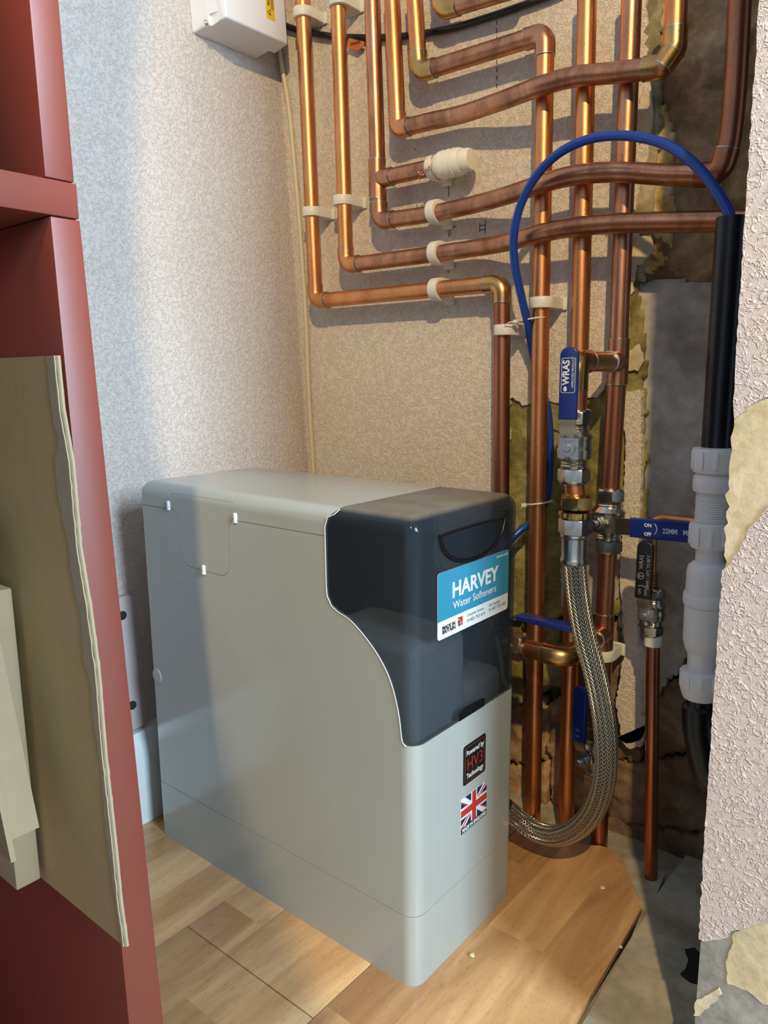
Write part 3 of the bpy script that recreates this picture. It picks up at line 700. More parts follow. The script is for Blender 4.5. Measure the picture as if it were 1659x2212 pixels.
# ================================================================== COPPER PIPES
R22 = .011
def fitting(pts, r=.01235, parent=None, mat=M_CUD): return obj('elbow', sweep(pts, r, 24), mat, parent)
def ring(p, d, parent, r=.0124, t=.0007, mat=M_SOLD):
    return obj('solder_ring', lathe([(r-.001, -t), (r+.0003, -t*.5), (r+.0003, t*.5), (r-.001, t)], 24, d, p), mat, parent)
def pipe_run(name, label, pts, corners, mat=M_CU, emat=M_CU, r=R22, group=None, soft=None, ext=.011, rad=.0135):
    """pts: world points; corners: indices that are sharp soldered elbows. Others bend gently."""
    pts = [V(p) for p in pts]; root = thing(name, label, 'pipe', pts[-1] if pts[-1].z < pts[0].z else pts[0], group or 'soldered copper pipes on the back wall')
    T = Matrix.Translation(-root.location)
    segs = []; cur = [pts[0]]
    for i in range(1, len(pts)):
        if i in corners or i == len(pts)-1:
            segs.append((cur+[pts[i]])); cur = [pts[i]]
        else: cur.append(pts[i])
    trim = rad+ext*.35
    for si, s in enumerate(segs):
        s = [v.copy() for v in s]
        if si > 0: s[0] += (s[1]-s[0]).normalized()*trim
        if si < len(segs)-1: s[-1] += (s[-2]-s[-1]).normalized()*trim
        path = catmull(s, 8) if len(s) > 2 else s
        bm = sweep(path, r, 24); bm.transform(T); obj('tube', bm, mat if not isinstance(mat, list) else mat[si], root)
    for ci in corners:
        c = pts[ci]; d1 = (pts[ci-1]-c).normalized(); d2 = (pts[ci+1]-c).normalized()
        pa = fillet([c+d1*(rad+ext), c, c+d2*(rad+ext)], rad, 7)
        bm = sweep(pa, r*1.12, 24); bm.transform(T); el = obj('elbow', bm, emat if not isinstance(emat, dict) else emat.get(ci, M_CU), root)
        for d in (d1, d2):
            bm = lathe([(r, -.0009), (r*1.14, -.0006), (r*1.14, .0006), (r, .0012)], 24, d, c+d*(rad+ext)); bm.transform(T); obj('solder_ring', bm, M_SOLD, el)
    return root, T
YP, YF = .352, .327            # pipe centres: on the wall clips, and bent out over the risers
def PP(x, y, Y=YP): return P(x, y, y=Y)
pA = [PP(652, -40), PP(682, 653), PP(1085, 608), PP(1091, 900), V((-.112, YP, .0))]
pA[1] = V((pA[1].x, YP, (PP(682, 653).z+PP(1085, 608).z)/2)); pA[2] = V((pA[2].x, YP, pA[1].z))
runA, TA = pipe_run('copper_pipe', 'copper pipe nearest the corner, running down, across lowest and down behind softener', [pA[0], pA[1], pA[2], pA[4]], [1, 2], [M_CU, M_CU, M_CUR], {1: M_CU, 2: M_CUB})
pB = [PP(729, -40), PP(748, 573), PP(928, 550), PP(1030, 535), PP(1100, 522, .338), PP(1200, 497, YF), PP(1320, 483, YF), PP(1560, 478, YF-.005), PP(1720, 474, YF-.008)]
pipe_run('copper_pipe', 'second copper pipe from corner, turning right and passing behind black pipe', pB, [1], [M_CU, M_CUD], {1: M_CU})
pC = [PP(803, -40), PP(820, 478), PP(924, 463), PP(1010, 445), PP(1095, 422, .338), PP(1180, 394, YF), PP(1250, 377, YF), PP(1340, 372, YF), PP(1440, 378, YF), PP(1556, 378, YF), PP(1577, 300, YF), PP(1588, 190, YF), PP(1600, -40, YF)]
rC, TC = pipe_run('copper_pipe', 'copper pipe with capped side branch, bending over the risers and rising at right edge', pC, [1, 9], [M_CUD, M_CUD, M_CUR], {1: M_CUD, 9: M_CUR})
# tee branch of pC
tc = PP(815, 388); zc = tc.z; te = V((P(925, 365, y=YP).x, YP, zc))
bm = sweep([tc+V((0, 0, .026)), tc-V((0, 0, .026))], R22*1.12, 24); bm.transform(TC); t_ = obj('tee', bm, M_CUD, rC)
bm = sweep([tc, tc+V((.026, 0, 0))], R22*1.12, 24); bm.transform(TC); obj('tee_branch', bm, M_CUD, t_)
bm = sweep([tc+V((.02, 0, 0)), te+V((.012, 0, 0))], R22, 24); bm.transform(TC); obj('branch_tube', bm, M_CUD, rC)
for p, d in ((tc+V((0, 0, .026)), (0, 0, 1)), (tc+V((0, 0, -.026)), (0, 0, 1)), (tc+V((.026, 0, 0)), (1, 0, 0))):
    bm = lathe([(.0115, -.0008), (.0127, -.0005), (.0127, .0005), (.0115, .001)], 24, d, p); bm.transform(TC); obj('solder_ring', bm, M_SOLD, t_)
pD = [PP(845, -40), PP(860, 279), PP(930, 262), PP(1000, 246), PP(1085, 217, .338), PP(1165, 187, YF), PP(1240, 166, YF), PP(1330, 157, YF), PP(1430, 145, YF-.002), PP(1458, 105, YF), PP(1463, -40, YF)]
pipe_run('copper_pipe', 'copper pipe crossing the risers high up to a cranked elbow at top right', pD, [1, 8, 9], [M_CU, M_CUD, M_CU, M_CU], {1: M_CU, 8: M_CUB, 9: M_CUB}, ext=.009, rad=.0095)
pE = [PP(893, -40), PP(906, 157), PP(1178, 72), PP(1150, 1790)]
pE[3] = V((pE[3].x, YP, -.01)); pE[2] = V((pE[2].x, YP, pE[2].z))
pipe_run('copper_pipe', 'copper pipe stepping right at top then dropping as leftmost long riser', pE, [1, 2], [M_CU, M_CUD, M_CU], {1: M_CUB, 2: M_CUD})
pF = [PP(948, -80), PP(955, 22), PP(1120, -28)]
pipe_run('copper_pipe', 'copper pipe elbow just dipping into view at the top edge', pF, [1], M_CUD, M_CUB)
g0 = PP(1269, -40); g1 = PP(1222, 1790); g1 = V((g1.x, YP, -.01))
pipe_run('copper_pipe', 'middle copper riser passing behind the upper ball valve', [g0, PP(1252, 760), g1], [], M_CU)
# riser with tees (Vd)
dT = PP(1366, -40); dM = PP(1335, 782); dL = PP(1305, 1335); dE = V((PP(1296, 1780).x, YP, -.01))
rD = thing('copper_pipe', 'right copper riser with two tees, carrying both ball valves', 'pipe', dE, 'soldered copper pipes on the back wall')
TD = Matrix.Translation(-dE)
def dpart(name, bm, mat, par=None): bm.transform(TD); return obj(name, bm, mat, par or rD)
VW = P(1316, 1122, y=YP)                      # inline valve centre
dpart('tube', sweep([dT, dM], R22, 24), M_CUD)
dpart('tube', sweep([dM, VW+V((0, 0, .035))], R22, 24), M_CUR)
dpart('tube', sweep([VW-V((0, 0, .03)), dL], R22, 24), M_CUD)
dpart('tube', sweep([dL, dE], R22, 24), M_CUR)
def tee(c, axis, br, mat, tees='tee'):
    t = dpart(tees, sweep([c-V(axis)*.026, c+V(axis)*.026], R22*1.12, 24), mat)
    b = dpart('tee_branch', sweep([c, c+V(br)*.026], R22*1.12, 24), mat, t)
    for p, d in ((c-V(axis)*.026, axis), (c+V(axis)*.026, axis), (c+V(br)*.026, br)):
        dpart('solder_ring', lathe([(.0115, -.0008), (.0127, -.0005), (.0127, .0005), (.0115, .001)], 24, d, p), M_SOLD, t)
    return t
tee(dM, (0, 0, 1), (0, -1, 0), M_CUD)
J = P(1247, 782, x=dM.x)                      # branch elbow, straight out from the wall
YV = J.y; zt_ = dM.z
J = V((dM.x, YV, zt_))
dpart('branch_tube', sweep([dM, J+V((0, .012, 0))], R22, 24), M_CUB)
dpart('elbow', sweep(fillet([J+V((0, .026, 0)), J, J-V((0, 0, .030))], .0135, 7), R22*1.12, 24), M_CUB)
ring_ = dpart('solder_ring', lathe([(.0115, -.0008), (.0127, -.0005), (.0127, .0005), (.0115, .001)], 24, (0, 0, 1), J-V((0, 0, .030))), M_SOLD)
dpart('solder_ring', lathe([(.0115, -.0008), (.0127, -.0005), (.0127, .0005), (.0115, .001)], 24, (0, 1, 0), J+V((0, .026, 0))), M_SOLD)
VV = P(1242, 962, y=YV)
dpart('drop_tube', sweep([J-V((0, 0, .02)), VV+V((0, 0, .034))], R22, 24), M_CU)
# lower tee
tl = PP(1304, 1368)
tee(tl, (0, 0, 1), (0, -1, 0), M_CUD)
K = P(1222, 1400, x=tl.x); K = V((tl.x, K.y, tl.z)); 
dpart('branch_tube', sweep([tl, K+V((0, .012, 0))], R22, 24), M_CUB)
XV = P(1128, 1370, y=K.y); XV = V((XV.x, K.y, K.z))
dpart('elbow', sweep(fillet([K+V((0, .026, 0)), K, K-V((.028, 0, 0))], .0135, 7), R22*1.12, 24), M_CUB)
dpart('solder_ring', lathe([(.0115, -.0008), (.0127, -.0005), (.0127, .0005), (.0115, .001)], 24, (1, 0, 0), K-V((.028, 0, 0))), M_SOLD)
dpart('drop_tube', sweep([K-V((.02, 0, 0)), XV], R22, 24), M_CUD)

# ------------------------------------------------------------------ pipe clips
def clip(label, c, along, group=None, r=R22, flip=1):
    """c centre of pipe, along 'z' vertical pipe or 'x' horizontal pipe. Collar plus foot reaching the wall."""
    D = YW-.0002-c.y; ro = r+.0042; pts = []
    for k in range(13):
        a = pi+pi*k/12; pts.append((ro*cos(a), ro*sin(a)*1.0))
    pts += [(ro, .006), (ro*.96, D*.55), (ro*.96, D), (-ro*.96, D), (-ro*.96, D*.55), (-ro, .006)]
    bm = prism(pts, 'z', -.0068, .0068, .0012)
    root = thing('pipe_clip', label, 'pipe clip', c, group or 'white plastic pipe clips')
    if along == 'x': bm.transform(Matrix.Rotation(pi/2, 4, 'Y'))
    obj('collar', bm, M_CLIP, root)
    b2 = box((-ro*.62, D-.004, -.0080), (ro*1.25, D, .0080), .0008)
    if along == 'x': b2.transform(Matrix.Rotation(pi/2, 4, 'Y'))
    obj('foot', b2, M_CLIP, root); return root
clip('white clip at the top of the copper pipe nearest the corner', P(655, 30, y=YP), 'z')
clip('white clip halfway down the copper pipe nearest the corner', P(674, 459, y=YP), 'z')
clip('white clip at top edge on second copper pipe from corner', P(733, 4, y=YP), 'z')
clip('white clip above the elbow of second copper pipe from corner', P(741, 434, y=YP), 'z')
clip('white clip on lowest horizontal copper pipe', V((P(944, 623, y=YP).x, YP, pA[1].z)), 'x')
clip('middle white clip of the column of three on horizontal copper pipes', P(943, 546, y=YP), 'x')
clip('topmost white clip of the column of three on horizontal pipes, below the taped cap', P(939, 457, y=YP), 'x')
clip('white clip right behind the taped cap on the short branch', V((P(938, 363, y=YP).x, YP, zc)), 'x')
clip('white clip under lowest pipe elbow, left of the blue hose', P(1092, 713, y=YP), 'z')
clip('white clip on the riser where the blue hose passes', P(1171, 654, y=YP), 'z')
clip('white clip low on right riser behind the braided hose', P(1301, 1412, y=YP), 'z')
# taped cap at the end of the tee branch
cx0 = P(948, 361, y=YP); cap = thing('taped_cap', 'white tape wrapped stop cap on the short copper branch', 'pipe cap', V((cx0.x, YP, zc)))
pr = [(.0135, -.004), (.0150, 0), (.0172, .004), (.0178, .010), (.0172, .016), (.0175, .020), (.0168, .027), (.0172, .033), (.0165, .036), (.0158, .038)]
obj('tape_wrap', lathe(pr, 40, (1, 0, 0)), M_PTFE, cap)
obj('stop_end', lathe([(.0135, .034), (.0145, .040), (.0140, .048), (.0125, .0515), (.004, .0525)], 32, (1, 0, 0)), M_PTFE, cap)
for k, xx_ in enumerate((.0095, .0185, .0275)):
    rg = [V((xx_+.0012*sin(2*pi*j/28+k), .0174*cos(2*pi*j/28), .0174*sin(2*pi*j/28))) for j in range(29)]
    obj('tape_edge', sweep(rg, .0007, 6, False), M_PTFE, cap)
wr = [V((-.001+.0006*sin(5*j), .0165*cos(2*pi*j/28), .0165*sin(2*pi*j/28))) for j in range(29)]
obj('wire_tie', sweep(wr, .0006, 6, False), M_WIRE, cap)
tw = [V((-.002-.024*t, -.0165-.002*cos(t*16), -.004-.010*t+.0022*sin(t*16)+.008*t*t)) for t in [k/24 for k in range(25)]]
obj('wire_end', sweep(tw, .0006, 6), M_WIRE, cap)
tw = [V((-.002-.026*t, -.0165-.002*cos(t*16+pi), -.004-.010*t+.0022*sin(t*16+pi)-.004*t*t)) for t in [k/24 for k in range(25)]]
obj('wire_end', sweep(tw, .0006, 6), M_WIRE, cap)

# ------------------------------------------------------------------ valves
def basis(zax, out):
    """local Z = zax (pipe), local -Y = out (stem)"""
    Z = V(zax).normalized(); Y = -(V(out)-Z*V(out).dot(Z)).normalized(); X = Y.cross(Z)
    return Matrix(((X.x, Y.x, Z.x, 0), (X.y, Y.y, Z.y, 0), (X.z, Y.z, Z.z, 0), (0, 0, 0, 1)))
def ball_valve(label, c, zax, out, hang, s=1., mat=M_NICK, sleeve=M_BLUE, nuts=(1, 1), hl=.078, stem=.030, hw=.0095, body_half=.038, us=.030):
    """hang: angle of handle in the local X-Z plane, 90 = along the pipe upward, 0 = along local +X"""
    root = thing('ball_valve', label, 'valve', group='lever ball valves', mw=Matrix.Translation(c) @ basis(zax, out))
    b = body_half
    prof_ = [(.0115, -b+.012), (.0145, -b+.013), (.0150, -b+.016), (.0140, -b+.0175), (.0150, -b+.019), (.0140, -b+.0205), (.0152, -b+.022), (.0185, -b+.0245), (.0190, -.006), (.0192, -.004), (.0182, -.002), (.0182, .006), (.0192, .008), (.0190, .0105), (.0165, .0135), (.0150, .0150), (.0140, .017), (.0152, .0185), (.0142, .020), (.0150, .0215), (.0115, .0245)]
    obj('valve_body', lathe([(r*s, z*s) for r, z in prof_], 40), mat, root)
    if nuts[0]:
        obj('lower_nut', hexnut((-b-.001)*s, (-b+.0125)*s, .0175*s, rot=.2), mat, root)
        obj('olive_rim', lathe([(.0115*s, (-b-.004)*s), (.0155*s, (-b-.003)*s), (.0160*s, (-b-.001)*s), (.0115*s, (-b)*s)], 32), mat, root)
    if nuts[1]:
        obj('upper_nut', hexnut(.0235*s, .0365*s, .0175*s, rot=.1), mat, root)
        obj('olive_rim', lathe([(.0115*s, .0355*s), (.0160*s, .0365*s), (.0155*s, .0385*s), (.0115*s, .0395*s)], 32), mat, root)
    obj('stem_boss', lathe([(.0095*s, 0), (.0095*s, .0215*s), (.0070*s, .0235*s), (.0070*s, stem)], 24, (0, -1, 0)), mat, root)
    a = radians(hang); d = V((cos(a), 0, sin(a))); n = V((-sin(a), 0, cos(a)))
    # lever: flat plate, cranked outward, then straight
    path = [(-.010*s, stem-.0035), (.010*s, stem-.0035), (.022*s, stem+.005), (.030*s, stem+.007), (hl+.022*s, stem+.007)]
    bm = bmesh.new(); rows = []
    for u, o_ in path:
        hw_ = hw*(1.05 if u < .012*s else .85)
        rows.append([bm.verts.new(d*u+n*q*hw_+V((0, -o_-e_, 0))) for q, e_ in ((-1, 0), (1, 0), (1, .0022), (-1, .0022))])
    for i in range(len(rows)-1):
        for k in range(4): bm.faces.new((rows[i][k], rows[i][(k+1) % 4], rows[i+1][(k+1) % 4], rows[i+1][k]))
    bm.faces.new(rows[0][::-1]); bm.faces.new(rows[-1])
    hd = obj('handle', bm, M_STEEL, root)
    # vinyl sleeve with a rounded end
    u0, u1 = us*s, hl+.026*s; out_ = [(u0, -hw), (u1-hw*.9, -hw)]
    out_ += [(u1-hw*.9+hw*.9*sin(pi*k/8), -hw*cos(pi*k/8)) for k in range(1, 8)]+[(u1-hw*.9, hw), (u0, hw)]
    bm = bmesh.new(); yo = -(stem+.007)+.0022; yi = yo-.0066
    v1 = [bm.verts.new(d*u+n*q+V((0, yo, 0))) for u, q in out_]; v2 = [bm.verts.new(d*u+n*q+V((0, yi, 0))) for u, q in out_]
    f1 = bm.faces.new(v1); f2 = bm.faces.new(v2[::-1])
    for i in range(len(v1)): bm.faces.new((v1[i], v2[i], v2[(i+1) % len(v1)], v1[(i+1) % len(v1)]))
    bmesh.ops.bevel(bm, geom=list(f1.edges)+list(f2.edges), offset=.0014, segments=3, profile=.5, affect='EDGES')
    sl = obj('handle_sleeve', bm, sleeve, hd)
    nutb = hexnut(0, .0055*s, .0082*s); nutb.transform(Matrix.Translation((0, -stem-.0, 0)) @ Matrix.Rotation(pi/2, 4, 'X')); obj('handle_nut', nutb, M_STEEL, root)
    obj('stem_bolt', lathe([(.0042*s, 0), (.0042*s, .0085*s), (.0034*s, .0095*s)], 20, (0, -1, 0), (0, -stem, 0)), M_STEEL, root)
    # matrix for print on the sleeve: text x along d, facing -Y
    def tm(u, q, flip=False):
        X = d if not flip else -d; Z = V((0, -1, 0)); Y = Z.cross(X); o_ = d*u+n*q+V((0, yi-.0001, 0))
        return Matrix(((X.x, Y.x, Z.x, o_.x), (X.y, Y.y, Z.y, o_.y), (X.z, Y.z, Z.z, o_.z), (0, 0, 0, 1)))
    return root, sl, tm
rv, sl, tm = ball_valve('large ball valve with upright blue handle above the braided hose', VV, (0, 0, 1), (.22, -.97, 0), 90, 1.0, hl=.078)
text('WRAS', .0095, tm(.0655, -.0005), M_WPRINT, sl, .0003, wide=.95)
text('APPROVED PRODUCT', .0034, tm(.0625, -.0055), M_WPRINT, sl, 0, wide=.92)
def sl_frame(tm, u0, q0, u1, q1, r, par, mat=M_WPRINT, t=.0003):
    M0 = tm(0, 0); pts = [M0 @ V((a, b, .0001)) for a, b in rrect(u0, q0, u1, q1, r, 4)]
    obj('printed_frame', sweep(pts+[pts[0]], t, 5, False), mat, par)
sl_frame(tm, .0575, -.0068, .0925, .0072, .0015, sl)
M0 = tm(0, 0)
dr = [(.0608+.0020*cos(a)*(1 if cos(a) < 0 else 1.7), .0030+.0018*sin(a)) for a in [2*pi*k/14 for k in range(14)]]
bm = bmesh.new(); va = [bm.verts.new((a, b, .0001)) for a, b in dr]; vb = [bm.verts.new((a, b, .0003)) for a, b in dr]; bm.faces.new(va[::-1]); bm.faces.new(vb)
for i in range(14): bm.faces.new((va[i], va[(i+1) % 14], vb[(i+1) % 14], vb[i]))
bm.transform(M0); obj('printed_drop', bm, M_WPRINT, sl)
rw, sl, tm = ball_valve('ball valve on right riser with blue handle pointing right, marked 22MM', VW, (0, 0, 1), (-.10, -.99, 0), 3, 1.0, hl=.112, hw=.0112, stem=.030, us=.048)
text('ON', .0056, tm(.0655, .0025), M_WPRINT, sl, .0002)
text('OFF', .0056, tm(.0655, -.0075), M_WPRINT, sl, .0002, wide=.85)
text('22MM', .0078, tm(.0870, -.0030), M_WPRINT, sl, .0002, wide=.85)
text('MSL', .0078, tm(.1100, -.0030), M_WPRINT, sl, .0002, wide=.85)
arc = [tm(0, 0) @ V((.0760+.0045*cos(a), .0008+.0062*sin(a), .0001)) for a in [radians(-70+14*k) for k in range(11)]]
obj('printed_arrow', sweep(arc, .0004, 5), M_WPRINT, sl)
# valve at the lower left end of the lower branch, mostly behind the softener
rx, sl, tm = ball_valve('ball valve lying sideways behind the softener with blue handle pointing right', XV+V((-.034, 0, 0)), (1, 0, 0), (0, 0, 1), 90, 1.0, hl=.086)
# small black handled valve on the 15 mm pipe
PY = .325
vy = P(1411, 1319, y=PY)
ry, sl, tm = ball_valve('small ball valve with upright black handle near the white waste pipe', vy, (0, 0, 1), (-.05, -1, 0), 90, .72, hl=.070, sleeve=M_BLKV, stem=.022, hw=.0092)
text('WRAS', .0065, tm(.0560, .0008), M_GPRINT, sl, 0, wide=.9)
text('20BAR / -10\u00b0C TO 80\u00b0C', .0048, tm(.0330, -.0068), M_GPRINT, sl, 0, wide=.82)
text('ON', .0042, tm(.0268, .0020), M_GPRINT, sl, 0); text('OFF', .0042, tm(.0260, -.0052), M_GPRINT, sl, 0)
cr = [tm(0, 0) @ V((.0480+.0036*cos(a), .0030+.0036*sin(a), .0001)) for a in [2*pi*k/20 for k in range(21)]]
obj('printed_emblem', sweep(cr, .0004, 5, False), M_GPRINT, sl)
text('T', .0055, tm(.0462, .0010), M_GPRINT, sl, .0002)
ar = [tm(0, 0) @ V((.0340+.0030*cos(a), .0010+.0050*sin(a), .0001)) for a in [radians(-55+11*k) for k in range(11)]]
obj('printed_arrow', sweep(ar, .0004, 5), M_GPRINT, sl)
# half hidden valve low down
vh = P(1288, 1628, y=YP)
rh, sl, tm = ball_valve('low ball valve with upright blue handle half hidden behind the braided hose', vh, (0, 0, 1), (-.2, -.98, 0), 90, 1.0, hl=.078)
text('6  5', .0075, tm(.036, -.002), M_GPRINT, sl, 0)

# 15 mm pipes
py_ = thing('small_copper_pipe', 'thin copper pipe dropping from the black handled valve to the floor', 'pipe', V((P(1409, 1850, y=PY).x, PY, -.01)), 'thin copper pipes')
T_ = Matrix.Translation(-py_.location)
bm = sweep([vy, V((py_.location.x, PY, -.011))], .0078, 20); bm.transform(T_); obj('tube', bm, M_CUR, py_)
bm = lathe([(.0082, -.006), (.0098, -.0055), (.0102, .006), (.0098, .008), (.008, .008)], 28, (0, 0, 1), P(1411, 1384, y=PY)); bm.transform(T_); o = obj('plastic_collar', bm, M_CLIP, py_); o['label'] = 'white plastic collar'
t0 = P(1409, 1118, y=PY); pts = fillet([P(1405, 1290, y=PY), V((t0.x, PY, t0.z)), V((P(1560, 1115, y=PY).x, PY, t0.z))], .016, 8)
pu = thing('small_copper_pipe', 'thin copper pipe turning right above the black handled valve, behind waste fitting', 'pipe', pts[0], 'thin copper pipes'); T_ = Matrix.Translation(-pts[0])
bm = sweep(pts, .0060, 20); bm.transform(T_); obj('tube', bm, M_CU, pu)
for k in range(6):
    bm = lathe([(.0075, -.0012), (.0088, 0), (.0075, .0012)], 20, (0, 0, 1), V((pts[0].x+.0002, PY, pts[0].z+.012+k*.0034))); bm.transform(T_); obj('threaded_ferrule', bm, M_BRASS, pu)

# ------------------------------------------------------------------ braided hose
zn = lambda py: P(1243, py, y=YV).z
hs = thing('braided_hose', 'thick braided steel hose curving from upper ball valve to behind the softener', 'hose', V((VV.x, YV, zn(1200))))
T_ = Matrix.Translation(-hs.location); X0 = P(1243, 1130, y=YV).x
def hp(name, bm, mat, par=None): bm.transform(T_); return obj(name, bm, mat, par or hs)
def at0(bm, z): bm.transform(Matrix.Translation((X0, YV, z))); return bm
hp('inlet_tube', sweep([(VV.x, YV, VV.z-.036), (X0, YV, zn(1080))], R22, 24), M_CU)
hp('brass_nut', at0(hexnut(-.0135, 0, .0182), zn(1072)), M_BRASS)
hp('brass_rim', at0(lathe([(.0115, 0), (.0150, .001), (.0155, .003), (.0115, .004)], 32), zn(1074)), M_BRASS)
hp('brass_adaptor', at0(lathe([(.0145, -.005), (.0172, -.0045), (.0180, -.001), (.0180, .003), (.0145, .0042)], 36), zn(1110)), M_BRASS)
hp('brass_flat', at0(hexnut(-.0032, .0028, .0192, rot=.26), zn(1110)), M_BRASS)
hp('steel_nut', at0(hexnut(-.0165, 0, .0186, rot=.3), zn(1120)), M_STEEL)
zc0 = zn(1153)
hp('crimp_ferrule', at0(lathe([(.0120, .001), (.0155, 0), (.0160, -.0025), (.0142, -.0045), (.0140, -.026), (.0150, -.028), (.0155, -.031), (.0150, -.033), (.0120, -.0335)], 36), zc0), M_STEEL)
hpx = [(1243, 1212, 0), (1248, 1290, 0), (1262, 1370, -.004), (1284, 1450, -.010), (1301, 1530, -.014), (1309, 1610, -.014), (1306, 1680, -.010), (1287, 1742, -.002), (1252, 1785, .004), (1205, 1805, .006), (1160, 1796, .006), (1120, 1770, .002), (1090, 1745, -.01)]
hpts = [V((X0, YV, zc0-.030))]+[P(a, b, y=YV+d) for a, b, d in hpx[1:]]
hb = sweep(catmull(hpts, 12), .0128, 40, True, True); o = hp('braid', hb, M_BRAID); o['label'] = 'woven steel braid'

# ------------------------------------------------------------------ blue hose, black pipe, waste fitting
YB = .262
bq = [(1585, 520, .262), (1578, 470, .262), (1552, 420, .264), (1508, 362, .268), (1450, 318, .272), (1390, 298, .276), (1325, 293, .28), (1262, 304, .284), (1202, 335, .288), (1155, 385, .294), (1124, 445, .300), (1110, 510, .306), (1112, 570, .314), (1124, 630, .326), (1140, 700, .344), (1150, 760, .364), (1164, 820, .371), (1182, 880, .373), (1188, 950, .373), (1186, 1020, .373), (1178, 1085, .372), (1150, 1125, .366), (1120, 1150, .355), (1080, 1190, .33)]
bl = thing('blue_hose', 'thin blue plastic hose looping from the black pipe over the copper pipes', 'hose', P(1578, 470, y=.262))
bm = sweep(catmull([P(a, b, y=c) for a, b, c in bq], 8), .0050, 18); bm.transform(Matrix.Translation(-bl.location)); obj('tube', bm, M_BLUEH, bl)
def ztie(label, c, rx_, ry_, tilt, tail):
    pts = [V((rx_*cos(a), ry_*sin(a), tilt*cos(a))) for a in [2*pi*k/36 for k in range(37)]]
    r_ = thing('cable_tie', label, 'cable tie', c, 'white cable ties')
    obj('strap', sweep(pts, .0011, 8, False), M_CLIP, r_)
    obj('tie_head', box((-rx_-.003, -ry_-.001, -tilt-.0022), (-rx_+.003, -ry_+.005, -tilt+.0022), .0006), M_CLIP, r_)
    obj('tail', sweep([V((-rx_, -ry_+.001, -tilt)), V((-rx_-tail*.5, -ry_-.003, -tilt-.001)), V((-rx_-tail, -ry_-.002, -tilt-.004))], .0008, 6), M_CLIP, r_)
ztie('white cable tie holding the blue hose to the riser', P(1160, 690, y=YP)+V((-.004, 0, 0)), .019, .014, .002, .014)
ztie('white cable tie round the riser just above the softener height', P(1162, 1086, y=YP)+V((.002, .003, 0)), .0155, .0165, .003, .002)
bt_, bb_ = P(1577, 470, y=YB), P(1556, 985, y=YB)
bk = thing('black_pipe', 'straight black plastic pipe beside the right wall, blue hose in its top', 'pipe', V((bt_.x, YB, bb_.z)))
bxx = (bt_.x+bb_.x)/2-.001; RB = .0145
bm = lathe([(RB, 0), (RB, bt_.z-bb_.z), (RB-.0025, bt_.z-bb_.z), (RB-.0025, bt_.z-bb_.z-.05), (.001, bt_.z-bb_.z-.05)], 32); obj('tube', bm, M_BLK, bk)
bk.location.x = bxx
def zw(py): return P(1550, py, y=YB).z
wf = thing('waste_fitting', 'white plastic compression waste fitting beneath the black pipe', 'waste fitting', V((bxx, YB, zw(1455))))
z0 = wf.location.z
def wl(name, prof_, par=None): return obj(name, lathe([(r, zw(p)-z0) for r, p in prof_], 40), M_CLIPD, par or wf)
def ribs(par, r, p0, p1, n=10):
    for k in range(n):
        a = 2*pi*k/n; a0, a1 = zw(p1)-z0, zw(p0)-z0
        bm = box((r-.001, -.0018, a0), (r+.0016, .0018, a1), .0005); bm.transform(Matrix.Rotation(a, 4, 'Z')); obj('grip_rib', bm, M_CLIPD, par)
n1 = wl('top_nut', [(.016, 1022), (.0205, 1020), (.0215, 1012), (.0225, 975), (.0218, 968), (.016, 966)]); ribs(n1, .0218, 974, 1012)
wl('neck', [(.0155, 1036), (.0180, 1035), (.0195, 1030), (.0160, 1022), (.0160, 1015)])
wl('collar_ring', [(.0150, 1066), (.0190, 1062), (.0200, 1055), (.0200, 1036), (.0192, 1030), (.015, 1030)])
th = [(.0148, 1134)]
for k in range(13): p = 1128-k*5; th += [(.0150, p), (.0165, p-2.5)]
wl('threaded_section', th+[(.0145, 1062)])
n2 = wl('middle_nut', [(.014, 1186), (.0185, 1184), (.0195, 1176), (.0205, 1138), (.0198, 1130), (.014, 1128)]); ribs(n2, .0198, 1136, 1176)
wl('spigot', [(.0125, 1240), (.0130, 1236), (.0130, 1190), (.0150, 1184), (.0145, 1170)])
wl('valve_shoulder', [(.012, 1296), (.0190, 1292), (.0205, 1284), (.0205, 1238), (.0192, 1226), (.0150, 1217), (.012, 1214)])
wl('valve_rim', [(.015, 1312), (.0218, 1310), (.0225, 1304), (.0225, 1290), (.0216, 1284), (.015, 1282)])
wl('valve_body', [(.010, 1420), (.0150, 1416), (.0175, 1408), (.0200, 1388), (.0205, 1312), (.015, 1306)])
wl('lower_spigot', [(.0130, 1470), (.0142, 1462), (.0142, 1425), (.0160, 1412), (.012, 1404)])
n3 = wl('bottom_nut', [(.013, 1518), (.0165, 1516), (.0195, 1500), (.0205, 1490), (.0205, 1462), (.0195, 1456), (.013, 1454)]); ribs(n3, .0198, 1460, 1490)
be = thing('black_waste_pipe', 'black waste pipe curving down below the white waste fitting', 'pipe', V((bxx, YB, z0)))
pts = catmull([V((0, 0, zw(1515)-z0)), V((0, 0, zw(1560)-z0)), V((.004, 0, zw(1610)-z0)), V((.016, 0, zw(1680)-z0)), V((.04, 0, zw(1740)-z0)), V((.05, 0, -z0-.003))], 8)
obj('tube', sweep(pts, [.013]*4+[.0165]*(len(pts)-4), 28), M_BLK, be)

